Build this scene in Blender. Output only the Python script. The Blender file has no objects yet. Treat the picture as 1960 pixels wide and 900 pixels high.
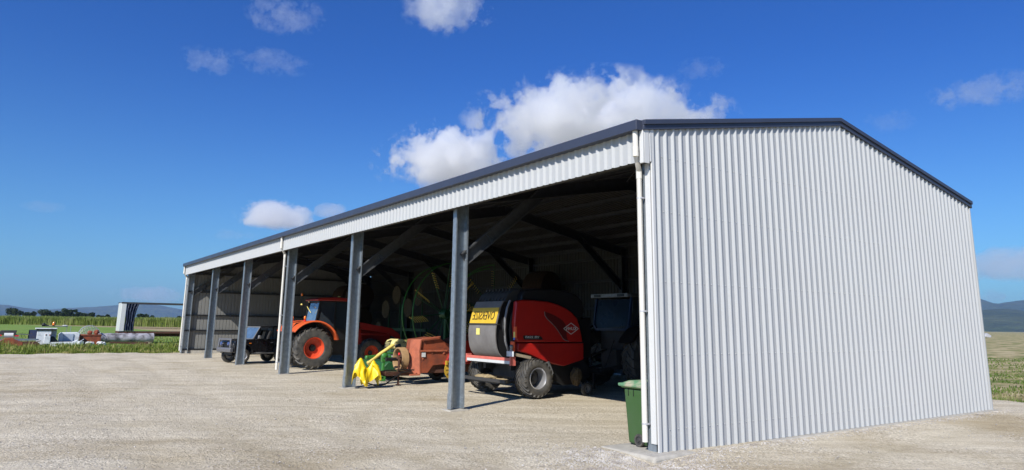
import bpy, bmesh, math, random
from mathutils import Vector, Matrix
from mathutils import noise as mn
R = random.Random(7)
PI = math.pi
rad = math.radians
sc = bpy.context.scene
COL = sc.collection

# ------------------------------------------------------------------ materials
def mat(name, col, rough=.5, metal=0., var=0., scale=5., bump=0., bscale=30., col2=None, spec=.5, coat=0., stretch=None, thresh=None, detail=5, emit=None, trans=0., alpha=1., dist=.01):
    m = bpy.data.materials.new(name); m.use_nodes = True
    nt = m.node_tree; N = nt.nodes; L = nt.links
    b = N['Principled BSDF']
    b.inputs['Base Color'].default_value = (*col, 1)
    b.inputs['Roughness'].default_value = rough
    b.inputs['Metallic'].default_value = metal
    b.inputs['Specular IOR Level'].default_value = spec
    b.inputs['Coat Weight'].default_value = coat
    b.inputs['Transmission Weight'].default_value = trans
    b.inputs['Alpha'].default_value = alpha
    if emit:
        b.inputs['Emission Color'].default_value = (*emit[:3], 1); b.inputs['Emission Strength'].default_value = emit[3]
    tc = N.new('ShaderNodeTexCoord'); src = tc.outputs['Object']
    if stretch:
        mp = N.new('ShaderNodeMapping'); mp.inputs['Scale'].default_value = stretch
        L.new(src, mp.inputs[0]); src = mp.outputs[0]
    if var or col2:
        n = N.new('ShaderNodeTexNoise'); n.inputs['Scale'].default_value = scale; n.inputs['Detail'].default_value = detail
        n.inputs['Roughness'].default_value = .6
        L.new(src, n.inputs['Vector'])
        r = N.new('ShaderNodeValToRGB')
        lo, hi = thresh or (.3, .7)
        r.color_ramp.elements[0].position = lo; r.color_ramp.elements[1].position = hi
        c2 = col2 or tuple(c*(1-var) for c in col)
        r.color_ramp.elements[0].color = (*c2, 1); r.color_ramp.elements[1].color = (*col, 1)
        L.new(n.outputs['Fac'], r.inputs[0]); L.new(r.outputs[0], b.inputs['Base Color'])
        mr = N.new('ShaderNodeMapRange'); mr.inputs['To Min'].default_value = min(1, rough+.15); mr.inputs['To Max'].default_value = max(.05, rough-.08)
        L.new(n.outputs['Fac'], mr.inputs[0]); L.new(mr.outputs[0], b.inputs['Roughness'])
    if bump:
        n2 = N.new('ShaderNodeTexNoise'); n2.inputs['Scale'].default_value = bscale; n2.inputs['Detail'].default_value = 6
        L.new(src, n2.inputs['Vector'])
        bp = N.new('ShaderNodeBump'); bp.inputs['Strength'].default_value = bump; bp.inputs['Distance'].default_value = dist
        L.new(n2.outputs['Fac'], bp.inputs['Height']); L.new(bp.outputs[0], b.inputs['Normal'])
    return m

K = {}
K['sheet'] = mat('zinc_coated_sheet', (.425, .435, .435), .42, .0, .05, .8, .12, 3, spec=.55, dist=.02)
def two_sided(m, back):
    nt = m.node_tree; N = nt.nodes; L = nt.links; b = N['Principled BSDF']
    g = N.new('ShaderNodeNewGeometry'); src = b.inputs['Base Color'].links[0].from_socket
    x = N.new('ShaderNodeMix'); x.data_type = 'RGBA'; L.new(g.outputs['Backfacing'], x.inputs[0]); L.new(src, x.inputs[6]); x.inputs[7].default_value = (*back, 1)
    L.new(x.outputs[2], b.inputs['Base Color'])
K['sheet_in'] = mat('shaded_roof_steel', (.062, .06, .052), .55, .2, .2, 3)  # roof steel with the shed's inside shade put into its colour
K['wall_in'] = mat('shaded_inner_wall', (.20, .20, .19), .5, 0, .1, 2)  # end wall sheet, base colour lowered to deepen the interior shade
K['wall_back'] = mat('shaded_back_wall', (.05, .05, .045), .6, 0, .2, 2)  # same sheeting, near black: shade at the back painted into the colour
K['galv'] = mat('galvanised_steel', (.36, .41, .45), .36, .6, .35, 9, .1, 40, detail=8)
K['galv_dark'] = mat('shaded_galvanised', (.07, .072, .076), .5, .5, .3, 6)  # shaded copy of the galvanised steel, for framing inside the shed
K['galv_mid'] = mat('half_shaded_galvanised', (.13, .135, .14), .45, .5, .3, 9)  # dimmer copy of the galvanised steel, roof shade put into its colour
K['bolt'] = mat('zinc_bolt', (.5, .5, .52), .55, .3)
K['trim'] = mat('slate_blue_trim', (.042, .050, .078), .38, 0, .12, 3, .05, 8)
K['white'] = mat('white_flashing', (.60, .60, .58), .4, 0, .05, 4)
K['pvc'] = mat('white_pipe_plastic', (.68, .65, .58), .35, 0, .06, 3)
K['conc'] = mat('concrete', (.46, .43, .37), .9, 0, .3, 6, .5, 40)
K['tyre'] = mat('black_rubber', (.040, .039, .037), .62, 0, 0, 5, .3, 60, col2=(.095, .086, .072), thresh=(.35, .62))
K['black'] = mat('black_plastic', (.012, .012, .013), .45, 0, .3, 6)
K['blackpaint'] = mat('black_gloss_paint', (.012, .012, .014), .22, 0, .2, 5, coat=.4)
K['dgrey'] = mat('dark_grey_metal', (.050, .048, .046), .6, 0, 0, 4, .1, 20, col2=(.035, .034, .033))
K['tailgate'] = mat('scuffed_grey_panel', (.19, .18, .172), .6, 0, 0, 2.5, .12, 14, col2=(.13, .122, .117))
K['grey'] = mat('grey_metal', (.28, .28, .28), .45, .5, .3, 8)
K['silver'] = mat('silver_rim', (.60, .60, .62), .3, .7, .15, 8)
K['chrome'] = mat('polished_alloy', (.17, .17, .18), .4, .3, .15, 8)
K['glass'] = mat('tinted_glass', (.03, .04, .05), .06, 0, spec=.9, coat=.6)
K['ltglass'] = mat('bluish_windscreen', (.10, .17, .26), .08, 0, .4, 4, spec=.9, coat=.8)
K['blueglass'] = mat('blue_cab_glass', (.006, .014, .032), .25, 0, .6, 2.2, spec=.3)
K['red'] = mat('baler_red_paint', (.40, .014, .010), .36, 0, .15, 3, .04, 10, coat=.25)
K['orange'] = mat('tractor_orange_paint', (.78, .13, .035), .34, 0, .14, 4, coat=.25)
K['rimorange'] = mat('orange_rim_paint', (.74, .085, .03), .4, 0, .2, 6)
K['redorange'] = mat('tractor_red_paint', (.32, .018, .012), .35, 0, .15, 4, coat=.2)
K['pink'] = mat('faded_red_board', (.66, .16, .12), .5, 0, .2, 6)
K['reflw'] = mat('silver_reflector', (.62, .63, .62), .4, 0, .1, 9)
K['hivis'] = mat('bright_orange_red', (.85, .14, .05), .45, 0, .1, 8)
K['yellow'] = mat('sign_yellow', (.62, .42, .04), .5, 0, 0, 7, col2=(.62, .38, .02))
K['lemon'] = mat('pale_yellow', (.80, .70, .20), .45, 0, .1, 8)
K['blue'] = mat('sign_blue', (.08, .2, .6), .5)
K['rust'] = mat('rusty_orange_paint', (.29, .066, .026), .62, 0, 0, 3.2, .25, 26, col2=(.14, .042, .024), thresh=(.32, .6), detail=8)
K['rustlight'] = mat('faded_orange_panel', (.42, .12, .06), .55, 0, 0, 4, .2, 26, col2=(.26, .075, .04), thresh=(.3, .55), detail=8)
K['rustdark'] = mat('brown_rust', (.12, .05, .03), .85, 0, .5, 9, .4, 30)
K['tan'] = mat('tan_belt', (.42, .26, .12), .7, 0, .35, 7, .2, 30)
K['green'] = mat('mower_green_paint', (.045, .21, .035), .4, 0, .25, 6, coat=.2)
K['dgreen'] = mat('dark_green_paint', (.02, .10, .035), .45, 0, .3, 6)
K['cream'] = mat('cream_yellow_cover', (.78, .68, .28), .42, 0, .12, 5, .1, 6)
K['ptoy'] = mat('yellow_guard_plastic', (.75, .58, .14), .45, 0, .2, 7)
K['discy'] = mat('ochre_disc', (.55, .34, .03), .5, 0, .4, 7)
K['shadedisc'] = mat('shade_darkened_disc', (.07, .05, .02), .7, 0, .4, 5)  # yellow disc colour darkened to stand for the gloom at the back
K['tine'] = mat('yellow_tine', (.50, .33, .05), .45)
K['oil'] = mat('yellow_oilskin', (.86, .60, .010), .42, 0, .06, 5, .25, 12, spec=.6)
K['blued'] = mat('tractor_blue_paint', (.010, .028, .085), .4, 0, .2, 4)
K['bin'] = mat('bin_green', (.034, .095, .020), .5, 0, 0, 2.6, .1, 30, col2=(.05, .10, .034), thresh=(.3, .75))
K['binlid'] = mat('faded_bin_green', (.11, .25, .13), .6, 0, 0, 5, .15, 20, col2=(.38, .36, .25), thresh=(.36, .52))
K['straw'] = mat('dry_straw', (.42, .32, .17), .9, 0, .4, 25, .8, 60)
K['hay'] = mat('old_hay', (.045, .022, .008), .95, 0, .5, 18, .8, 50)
K['clump'] = mat('muddy_hay', (.11, .075, .035), .95, 0, .5, 25, .8, 60)
K['wood'] = mat('weathered_board', (.30, .24, .16), .85, 0, .4, 12, .3, 40, stretch=(1, 6, 6))
K['wpaint'] = mat('chalky_white_paint', (.66, .68, .70), .6, 0, 0, 2.2, .2, 14, col2=(.40, .41, .42), thresh=(.32, .5), detail=9)
K['navy'] = mat('navy_curtain', (.018, .028, .060), .5, 0, .3, 5, .2, 6)
K['navypanel'] = mat('dark_blue_steel_panel', (.035, .045, .10), .55, 0, 0, 5, .2, 14, col2=(.09, .06, .04), thresh=(.3, .45))
K['pipeg'] = mat('mottled_grey_pipe', (.34, .33, .36), .85, 0, 0, 2.2, .4, 16, col2=(.10, .095, .10), thresh=(.38, .58), detail=9)
K['wire'] = mat('galvanised_wire', (.45, .46, .46), .5, .5)
K['amber'] = mat('amber_lens', (.85, .22, .02), .25, 0, coat=.5)
K['redlens'] = mat('red_lens', (.7, .02, .02), .25, 0, coat=.5)
K['bluelens'] = mat('blue_lamp_lens', (.05, .08, .22), .15, 0, coat=.6)
K['interior'] = mat('dark_seat_fabric', (.03, .03, .032), .8, 0, .3, 9)
K['rag'] = mat('white_rag', (.72, .72, .70), .8, 0, .3, 6, .5, 10)
K['bark'] = mat('bark', (.10, .075, .055), .95, 0, .4, 12, .6, 20)
K['boulder'] = mat('pale_stone', (.42, .42, .43), .85, 0, .3, 2, .4, 8)

# ------------------------------------------------------------------ mesh helper
def rotz(a): return Matrix.Rotation(a, 3, 'Z')
class M:
    def __init__(s): s.v = []; s.f = []
    def add(s, vs, fs):
        o = len(s.v); s.v += [tuple(v) for v in vs]; s.f += [tuple(i+o for i in f) for f in fs]; return s
    def box(s, x0, x1, y0, y1, z0, z1):
        return s.add([(x0,y0,z0),(x1,y0,z0),(x1,y1,z0),(x0,y1,z0),(x0,y0,z1),(x1,y0,z1),(x1,y1,z1),(x0,y1,z1)],
                     [(0,3,2,1),(4,5,6,7),(0,1,5,4),(1,2,6,5),(2,3,7,6),(3,0,4,7)])
    def obox(s, c, h, m):
        c = Vector(c); vs = [c + m @ Vector((sx*h[0], sy*h[1], sz*h[2])) for sz in (-1,1) for sx, sy in ((-1,-1),(1,-1),(1,1),(-1,1))]
        return s.add(vs, [(0,3,2,1),(4,5,6,7),(0,1,5,4),(1,2,6,5),(2,3,7,6),(3,0,4,7)])
    def bar(s, p, q, w, h, up=(0,0,1)):
        p = Vector(p); q = Vector(q); d = (q-p); l = d.length; d.normalize()
        up = Vector(up)
        if abs(d.dot(up)) > .99: up = Vector((1,0,0))
        sd = d.cross(up).normalized(); u = sd.cross(d)
        m = Matrix((d, sd, u)).transposed()
        return s.obox((p+q)/2, (l/2, w/2, h/2), m)
    def tube(s, pts, r, n=8, cap=True):
        pts = [Vector(p) for p in pts]; rr = r if isinstance(r, (list, tuple)) else [r]*len(pts)
        rings = []; prev = None
        for i, p in enumerate(pts):
            a = pts[max(0,i-1)]; b = pts[min(len(pts)-1,i+1)]; d = (b-a).normalized()
            if prev is None:
                u = Vector((0,0,1)) if abs(d.z) < .9 else Vector((1,0,0))
            else: u = prev
            sd = d.cross(u).normalized(); u = sd.cross(d).normalized(); prev = u
            rings.append([p + rr[i]*(math.cos(2*PI*k/n)*sd + math.sin(2*PI*k/n)*u) for k in range(n)])
        vs = [v for rg in rings for v in rg]; fs = []
        for i in range(len(rings)-1):
            for k in range(n):
                a = i*n+k; b = i*n+(k+1)%n; fs.append((a, b, b+n, a+n))
        if cap: fs.append(tuple(range(n))[::-1]); fs.append(tuple(range(len(vs)-n, len(vs))))
        return s.add(vs, fs)
    def prism(s, poly, a0, a1, ax='y'):
        n = len(poly)
        def P(u, w, a): return (u, a, w) if ax == 'y' else ((a, u, w) if ax == 'x' else (u, w, a))
        vs = [P(u, w, a0) for u, w in poly] + [P(u, w, a1) for u, w in poly]
        fs = [tuple(range(n)), tuple(range(2*n-1, n-1, -1))] + [(i, (i+1)%n+0, (i+1)%n+n, i+n) for i in range(n)]
        return s.add(vs, fs)
    def lathe(s, prof, c, ax='y', n=32, closed=False):      # prof: (radius, axial)
        c = Vector(c); vs = []
        for r, a in prof:
            for k in range(n):
                t = 2*PI*k/n; x = r*math.cos(t); z = r*math.sin(t)
                vs.append(c + (Vector((x, a, z)) if ax == 'y' else Vector((a, x, z)) if ax == 'x' else Vector((x, z, a))))
        fs = []; m = len(prof)
        for i in range(m if closed else m-1):
            for k in range(n):
                j = (i+1) % m
                fs.append((i*n+k, i*n+(k+1)%n, j*n+(k+1)%n, j*n+k))
        return s.add(vs, fs)
    def sph(s, c, r, n=10, m=6, jit=0):
        c = Vector(c); r = Vector(r if isinstance(r, (tuple, list)) else (r,)*3)
        vs = [c + Vector((0,0,-r.z))]
        for i in range(1, m):
            ph = -PI/2 + PI*i/m
            for k in range(n):
                t = 2*PI*k/n; j = 1 + jit*(R.random()-.5)
                vs.append(c + Vector((r.x*math.cos(ph)*math.cos(t)*j, r.y*math.cos(ph)*math.sin(t)*j, r.z*math.sin(ph)*j)))
        vs.append(c + Vector((0,0,r.z))); fs = []
        for k in range(n): fs.append((0, 1+(k+1)%n, 1+k))
        for i in range(m-2):
            for k in range(n): a = 1+i*n+k; b = 1+i*n+(k+1)%n; fs.append((a, b, b+n, a+n))
        e = len(vs)-1; o = 1+(m-2)*n
        for k in range(n): fs.append((e, o+k, o+(k+1)%n))
        return s.add(vs, fs)
    def xf(s, m, t=(0,0,0)):
        t = Vector(t); s.v = [tuple(m @ Vector(v) + t) for v in s.v]; return s
    def build(s, name, m, parent=None, off=None, bevel=0, smooth=False, label=None, subd=0, fixn=True, seg=2):
        if off is None: off = parent.get('_o', (0,0,0)) if parent is not None else (0,0,0)
        me = bpy.data.meshes.new(name)
        me.from_pydata([(a-off[0], b-off[1], c-off[2]) for a, b, c in s.v], [], s.f)
        if fixn:
            bm = bmesh.new(); bm.from_mesh(me); bmesh.ops.recalc_face_normals(bm, faces=bm.faces); bm.to_mesh(me); bm.free()
        me.materials.append(K[m] if isinstance(m, str) else m)
        o = bpy.data.objects.new(name, me); COL.objects.link(o)
        if parent is not None:
            o.parent = parent; o['_o'] = off
        if label: o['label'] = label
        if bevel:
            b = o.modifiers.new('b', 'BEVEL'); b.width = bevel; b.segments = seg; b.limit_method = 'ANGLE'; b.angle_limit = rad(35)
        if subd:
            b = o.modifiers.new('s', 'SUBSURF'); b.levels = subd; b.render_levels = subd
        if smooth or bevel:
            for p in me.polygons: p.use_smooth = True
            try: me.set_sharp_from_angle(angle=rad(38))
            except Exception: pass
        return o
def thing(name, label, cat, loc=(0,0,0), rz=0, group=None, local=False):
    o = bpy.data.objects.new(name, None); COL.objects.link(o); o.location = loc; o.rotation_euler = (0,0,rz)
    o['label'] = label; o['category'] = cat; o.empty_display_size = .1
    o['_o'] = (0,0,0) if local else tuple(loc)
    if group: o['group'] = group
    return o
def tag(o, label=None, cat=None, group=None, kind=None):
    if label: o['label'] = label
    if cat: o['category'] = cat
    if group: o['group'] = group
    if kind: o['kind'] = kind
    return o
def text(body, parent, m, org, ud, vd, w, h, depth=.004, name='lettering', bold=0.):
    cu = bpy.data.curves.new(name, 'FONT'); cu.body = body; cu.size = 1; cu.extrude = .5; cu.offset = bold; cu.resolution_u = 3
    ob = bpy.data.objects.new(name, cu); COL.objects.link(ob)
    dg = bpy.context.evaluated_depsgraph_get(); dg.update()
    me = bpy.data.meshes.new_from_object(ob.evaluated_get(dg)); bpy.data.objects.remove(ob)
    xs = [v.co.x for v in me.vertices]; ys = [v.co.y for v in me.vertices]
    x0, x1, y0, y1 = min(xs), max(xs), min(ys), max(ys)
    ud = Vector(ud); vd = Vector(vd); nd = ud.cross(vd).normalized(); o = Vector(org) - Vector(parent.get('_o', (0,0,0)))
    for v in me.vertices:
        a = (v.co.x-x0)/(x1-x0)*w; b = (v.co.y-y0)/(y1-y0)*h; c = v.co.z*depth
        v.co = o + ud*a + vd*b + nd*c
    me.materials.clear(); me.materials.append(K[m])
    t = bpy.data.objects.new(name, me); COL.objects.link(t); t.parent = parent; t['_o'] = parent.get('_o', (0,0,0))
    return t

# ------------------------------------------------------------------ camera, sun, sky
cam = bpy.data.cameras.new('camera'); co = bpy.data.objects.new('camera', cam); COL.objects.link(co); sc.camera = co
FW = Vector((.56338, .80298, .19475))
yaw, pit, rol = .9595, .196, .0134
fw = Vector((math.cos(pit)*math.cos(yaw), math.cos(pit)*math.sin(yaw), math.sin(pit)))
rr_ = Vector((math.sin(yaw), -math.cos(yaw), 0)); uu = rr_.cross(fw)
r2 = math.cos(rol)*rr_ + math.sin(rol)*uu; u2 = -math.sin(rol)*rr_ + math.cos(rol)*uu
co.matrix_world = Matrix.Translation((-8.5878, -8.1363, 1.9509)) @ Matrix((r2, u2, -fw)).transposed().to_4x4()
cam.sensor_width = 36; cam.lens = 24.4686; cam.shift_y = -.04737; cam.clip_start = .05; cam.clip_end = 60000
CAM = Vector((-8.5878, -8.1363, 1.9509))

SA, SE = rad(29), rad(38.3)
ld = Vector((math.cos(SA)*math.cos(SE), math.sin(SA)*math.cos(SE), -math.sin(SE)))
sl = bpy.data.lights.new('sun', 'SUN'); sl.energy = 4.9; sl.angle = rad(.53); sl.color = (1, .955, .88)
so = bpy.data.objects.new('sun', sl); COL.objects.link(so); so.rotation_euler = ld.to_track_quat('-Z', 'Y').to_euler()
w = bpy.data.worlds.new('World'); sc.world = w; w.use_nodes = True
nt = w.node_tree; bg = nt.nodes['Background']
sky = nt.nodes.new('ShaderNodeTexSky'); sky.sky_type = 'NISHITA'; sky.sun_disc = False
sky.sun_elevation = SE; sky.sun_rotation = math.atan2(-ld.x, -ld.y)
sky.altitude = 0; sky.air_density = 1.0; sky.dust_density = .9; sky.ozone_density = 3.5
tn = nt.nodes.new('ShaderNodeMix'); tn.data_type = 'RGBA'; tn.blend_type = 'MULTIPLY'; tn.inputs[0].default_value = 1; tn.inputs[7].default_value = (.30, .66, 1.33, 1)
gt = nt.nodes.new('ShaderNodeTexCoord'); gs = nt.nodes.new('ShaderNodeSeparateXYZ'); nt.links.new(gt.outputs['Generated'], gs.inputs[0])
gr_ = nt.nodes.new('ShaderNodeValToRGB'); gr_.color_ramp.interpolation = 'EASE'
gr_.color_ramp.elements[0].position = .0; gr_.color_ramp.elements[0].color = (.41, .745, 1.02, 1)
gr_.color_ramp.elements[1].position = .40; gr_.color_ramp.elements[1].color = (.165, .455, 1.0, 1)
nt.links.new(gs.outputs['Z'], gr_.inputs[0]); nt.links.new(gr_.outputs[0], tn.inputs[7])
nt.links.new(sky.outputs[0], tn.inputs[6]); nt.links.new(tn.outputs[2], bg.inputs[0]); bg.inputs[1].default_value = .103
sc.view_settings.view_transform = 'Standard'; sc.view_settings.look = 'None'; sc.view_settings.gamma = 1
sc.view_settings.exposure = .33
sc.cycles.use_denoising = True; sc.cycles.volume_step_rate = .25
sc.cycles.max_bounces = 8; sc.cycles.diffuse_bounces = 1; sc.cycles.glossy_bounces = 2; sc.cycles.volume_bounces = 7
sc.cycles.transparent_max_bounces = 8

def smooth01(t): t = max(0, min(1, t)); return t*t*(3-2*t)
def nz(x, y, s, seed=0): return mn.noise(Vector((x*s+seed, y*s-seed*1.7, seed*.37)))
# ------------------------------------------------------------------ ground
def yard_edge_left(x): return 40.6 + 1.1*nz(x, 0, .35, 3) + .45*nz(x, 0, 1.3, 5)
def yard_edge_right(y): return 15.2 + .5*nz(0, y, .3, 9) + .2*nz(0, y, 1.1, 2)
def yz(x, y):
    z = .028*nz(x, y, .22, 1) + .016*nz(x, y, .8, 4) + .008*nz(x, y, 2.6, 6)
    z -= .095*math.exp(-((x+.75)**2/1.2+(y+.55)**2/.5))                      # washed-out hollow by the corner slab
    if 0 < x < 12.3 and -.1 < y < 39: z = z*.4 - .005
    # wheel tracks running out of the bays
    for c, d in ((-2.2, .32), (-4.1, .32), (-6.5, .4), (-8.6, .35)):
        u = x - c - .03*(y-8) - .4*nz(0, y, .08, c)
        z -= .022*math.exp(-(u/d)**2)
        u = .58*x + .82*y; v = .82*x - .58*y
    if y < 38 and x < -.6: z += .020*nz(u, v*.18, 1.1, 15) + .014*nz(u, v*.3, 2.9, 16)
    return z - .02
def axis(a, b, near, lo, hi, g=1.09):
    out = []; x = near
    st = lo
    while x < b: out.append(x); x += st; st = min(hi, st*g)
    out.append(b); x = near - lo; st = lo
    while x > a: out.insert(0, x); x -= st; st = min(hi, st*g)
    out.insert(0, a); return out
def sheet(xs, ys, zf):
    m = M(); nx = len(xs)
    vs = [(x, y, zf(x, y)) for y in ys for x in xs]
    fs = [(j*nx+i, j*nx+i+1, (j+1)*nx+i+1, (j+1)*nx+i) for j in range(len(ys)-1) for i in range(nx-1)]
    return m.add(vs, fs)
def yard_z(x, y):
    z = yz(x, y)
    e1 = y - yard_edge_left(x); z -= .16*smooth01((e1+.1)/.8)
    e2 = x - yard_edge_right(y); z -= 1.0*smooth01((e2)/1.4)
    return z
xs = axis(-60, 19, -5, .22, 1.2, 1.03); ys = axis(-30, 43, -3.5, .16, .6, 1.012)
yard = sheet(xs, ys, yard_z)
paths = [[(-3,-28),(-3.6,-6),(-4.6,8),(-6,22),(-9,46)], [(-7.5,-14),(-4.2,-1),(-1.6,6),(.8,8.6),(4,9.2)], [(-16,36),(-9,26),(-4,22.9),(3,22.5)], [(-44,16),(-22,16.5),(-11,14.8),(-3,11),(3,9.0)],
         [(-40,31),(-16,31.5),(-6,29),(1,27.6)], [(-9,-7.5),(-3,-3.9),(4,-2.6),(12,-2.6),(19,-2.9)], [(-30,2),(-14,5.5),(-7,10),(-3.2,18),(-2.6,30),(-4,42)], [(-36,24),(-18,22),(-8,17),(-2,14.2),(2,13.6)]]
def pdist(x, y, P):
    best = 1e9
    for (ax, ay), (bx, by) in zip(P, P[1:]):
        dx, dy = bx-ax, by-ay; t = max(0, min(1, ((x-ax)*dx+(y-ay)*dy)/(dx*dx+dy*dy))); best = min(best, math.hypot(x-ax-t*dx, y-ay-t*dy))
    return best
def smoothpath(P):
    for _ in range(3):
        Q = [P[0]]
        for a, b in zip(P, P[1:]): Q += [(a[0]*.75+b[0]*.25, a[1]*.75+b[1]*.25), (a[0]*.25+b[0]*.75, a[1]*.25+b[1]*.75)]
        Q.append(P[-1]); P = Q
    return P
paths = [smoothpath(p) for p in paths]
def wear(x, y):
    w_ = 0
    for k, P in enumerate(paths):
        d = pdist(x, y, P)
        if d > 2: continue
        g = .82 + .12*(k % 3)
        w_ = max(w_, math.exp(-((d-g)/.21)**2)*(.55+.6*nz(x, y, .3, 30+k)))
    return max(0, min(1, w_))
GR = bpy.data.materials.new('pale_crushed_gravel'); GR.use_nodes = True
def N_(nt, t, **kw):
    n = nt.nodes.new(t)
    for k, v in kw.items(): n.inputs[k].default_value = v
    return n
def gravel_mat(m):
    nt = m.node_tree; L = nt.links; b = nt.nodes['Principled BSDF']; b.inputs['Roughness'].default_value = .95; b.inputs['Specular IOR Level'].default_value = .15
    tc = nt.nodes.new('ShaderNodeTexCoord')
    def noise(s, d=6, r=.6, st=None):
        n = N_(nt, 'ShaderNodeTexNoise', Scale=s, Detail=d, Roughness=r)
        if st:
            mp = nt.nodes.new('ShaderNodeMapping'); mp.inputs['Scale'].default_value = st; mp.inputs['Rotation'].default_value = (0,0,.1)
            L.new(tc.outputs['Object'], mp.inputs[0]); L.new(mp.outputs[0], n.inputs['Vector'])
        else: L.new(tc.outputs['Object'], n.inputs['Vector'])
        return n.outputs['Fac']
    def ramp(f, a, b_, ca, cb):
        r = nt.nodes.new('ShaderNodeValToRGB'); r.color_ramp.elements[0].position = a; r.color_ramp.elements[1].position = b_
        r.color_ramp.elements[0].color = (*ca, 1); r.color_ramp.elements[1].color = (*cb, 1); L.new(f, r.inputs[0]); return r.outputs[0]
    def mix(f, a, b_, mode='MIX'):
        x = nt.nodes.new('ShaderNodeMix'); x.data_type = 'RGBA'; x.blend_type = mode
        if isinstance(f, float): x.inputs[0].default_value = f
        else: L.new(f, x.inputs[0])
        L.new(a, x.inputs[6]); L.new(b_, x.inputs[7]); return x.outputs[2]
    base = ramp(noise(.22, 5), .35, .65, (.56, .485, .345), (.69, .61, .46))
    ro = nt.nodes.new('ShaderNodeVectorRotate'); ro.rotation_type = 'Z_AXIS'; ro.inputs['Angle'].default_value = rad(35.3); L.new(tc.outputs['Object'], ro.inputs['Vector'])
    mp2 = nt.nodes.new('ShaderNodeMapping'); mp2.inputs['Scale'].default_value = (.2, 1, 1); L.new(ro.outputs[0], mp2.inputs[0])
    n9 = N_(nt, 'ShaderNodeTexNoise', Scale=1.5, Detail=7., Roughness=.65); L.new(mp2.outputs[0], n9.inputs['Vector'])
    tracks = ramp(n9.outputs['Fac'], .42, .62, (.38, .32, .225), (.74, .675, .54))
    c = mix(.45, base, tracks)
    vo = N_(nt, 'ShaderNodeTexVoronoi', Scale=30.); L.new(tc.outputs['Object'], vo.inputs['Vector'])
    bw = nt.nodes.new('ShaderNodeRGBToBW'); L.new(vo.outputs['Color'], bw.inputs[0])
    st = ramp(bw.outputs[0], .2, .85, (.28, .235, .165), (.88, .80, .65))
    f = ramp(noise(.55, 5), .40, .64, (.08,)*3, (.62,)*3)
    c = mix(f, c, st)
    fine = ramp(noise(60, 4, .75), .32, .68, (.74,)*3, (1.20,)*3)
    c = mix(.8, c, fine, 'MULTIPLY')
    wa = nt.nodes.new('ShaderNodeAttribute'); wa.attribute_name = 'wear'
    wm = nt.nodes.new('ShaderNodeMath'); wm.operation = 'MULTIPLY'; L.new(wa.outputs['Fac'], wm.inputs[0]); wm.inputs[1].default_value = 1.0
    pack = ramp(noise(3.5, 7, .7), .3, .7, (.34, .285, .195), (.62, .55, .41))
    c = mix(wm.outputs[0], c, pack)
    damp = ramp(noise(.16, 6, .62), .52, .68, (1,)*3, (.74, .69, .60))
    c = mix(1.0, c, damp, 'MULTIPLY')
    L.new(c, b.inputs['Base Color'])
    b1 = nt.nodes.new('ShaderNodeBump'); b1.inputs['Strength'].default_value = .6; b1.inputs['Distance'].default_value = .02
    L.new(vo.outputs['Distance'], b1.inputs['Height'])
    b2 = nt.nodes.new('ShaderNodeBump'); b2.inputs['Strength'].default_value = .9; b2.inputs['Distance'].default_value = .07
    L.new(noise(7, 8, .7), b2.inputs['Height']); L.new(b1.outputs[0], b2.inputs['Normal'])
    L.new(b2.outputs[0], b.inputs['Normal'])
gravel_mat(GR)
wv = [wear(v[0], v[1]) if v[1] < 42 and v[0] < 20 else 0 for v in yard.v]
yard.v = [(v[0], v[1], v[2]-.030*q) for v, q in zip(yard.v, wv)]
o = yard.build('gravel_yard', GR, smooth=True, fixn=False); o['kind'] = 'structure'
at = o.data.attributes.new('wear', 'FLOAT', 'POINT'); at.data.foreach_set('value', wv)

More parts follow.
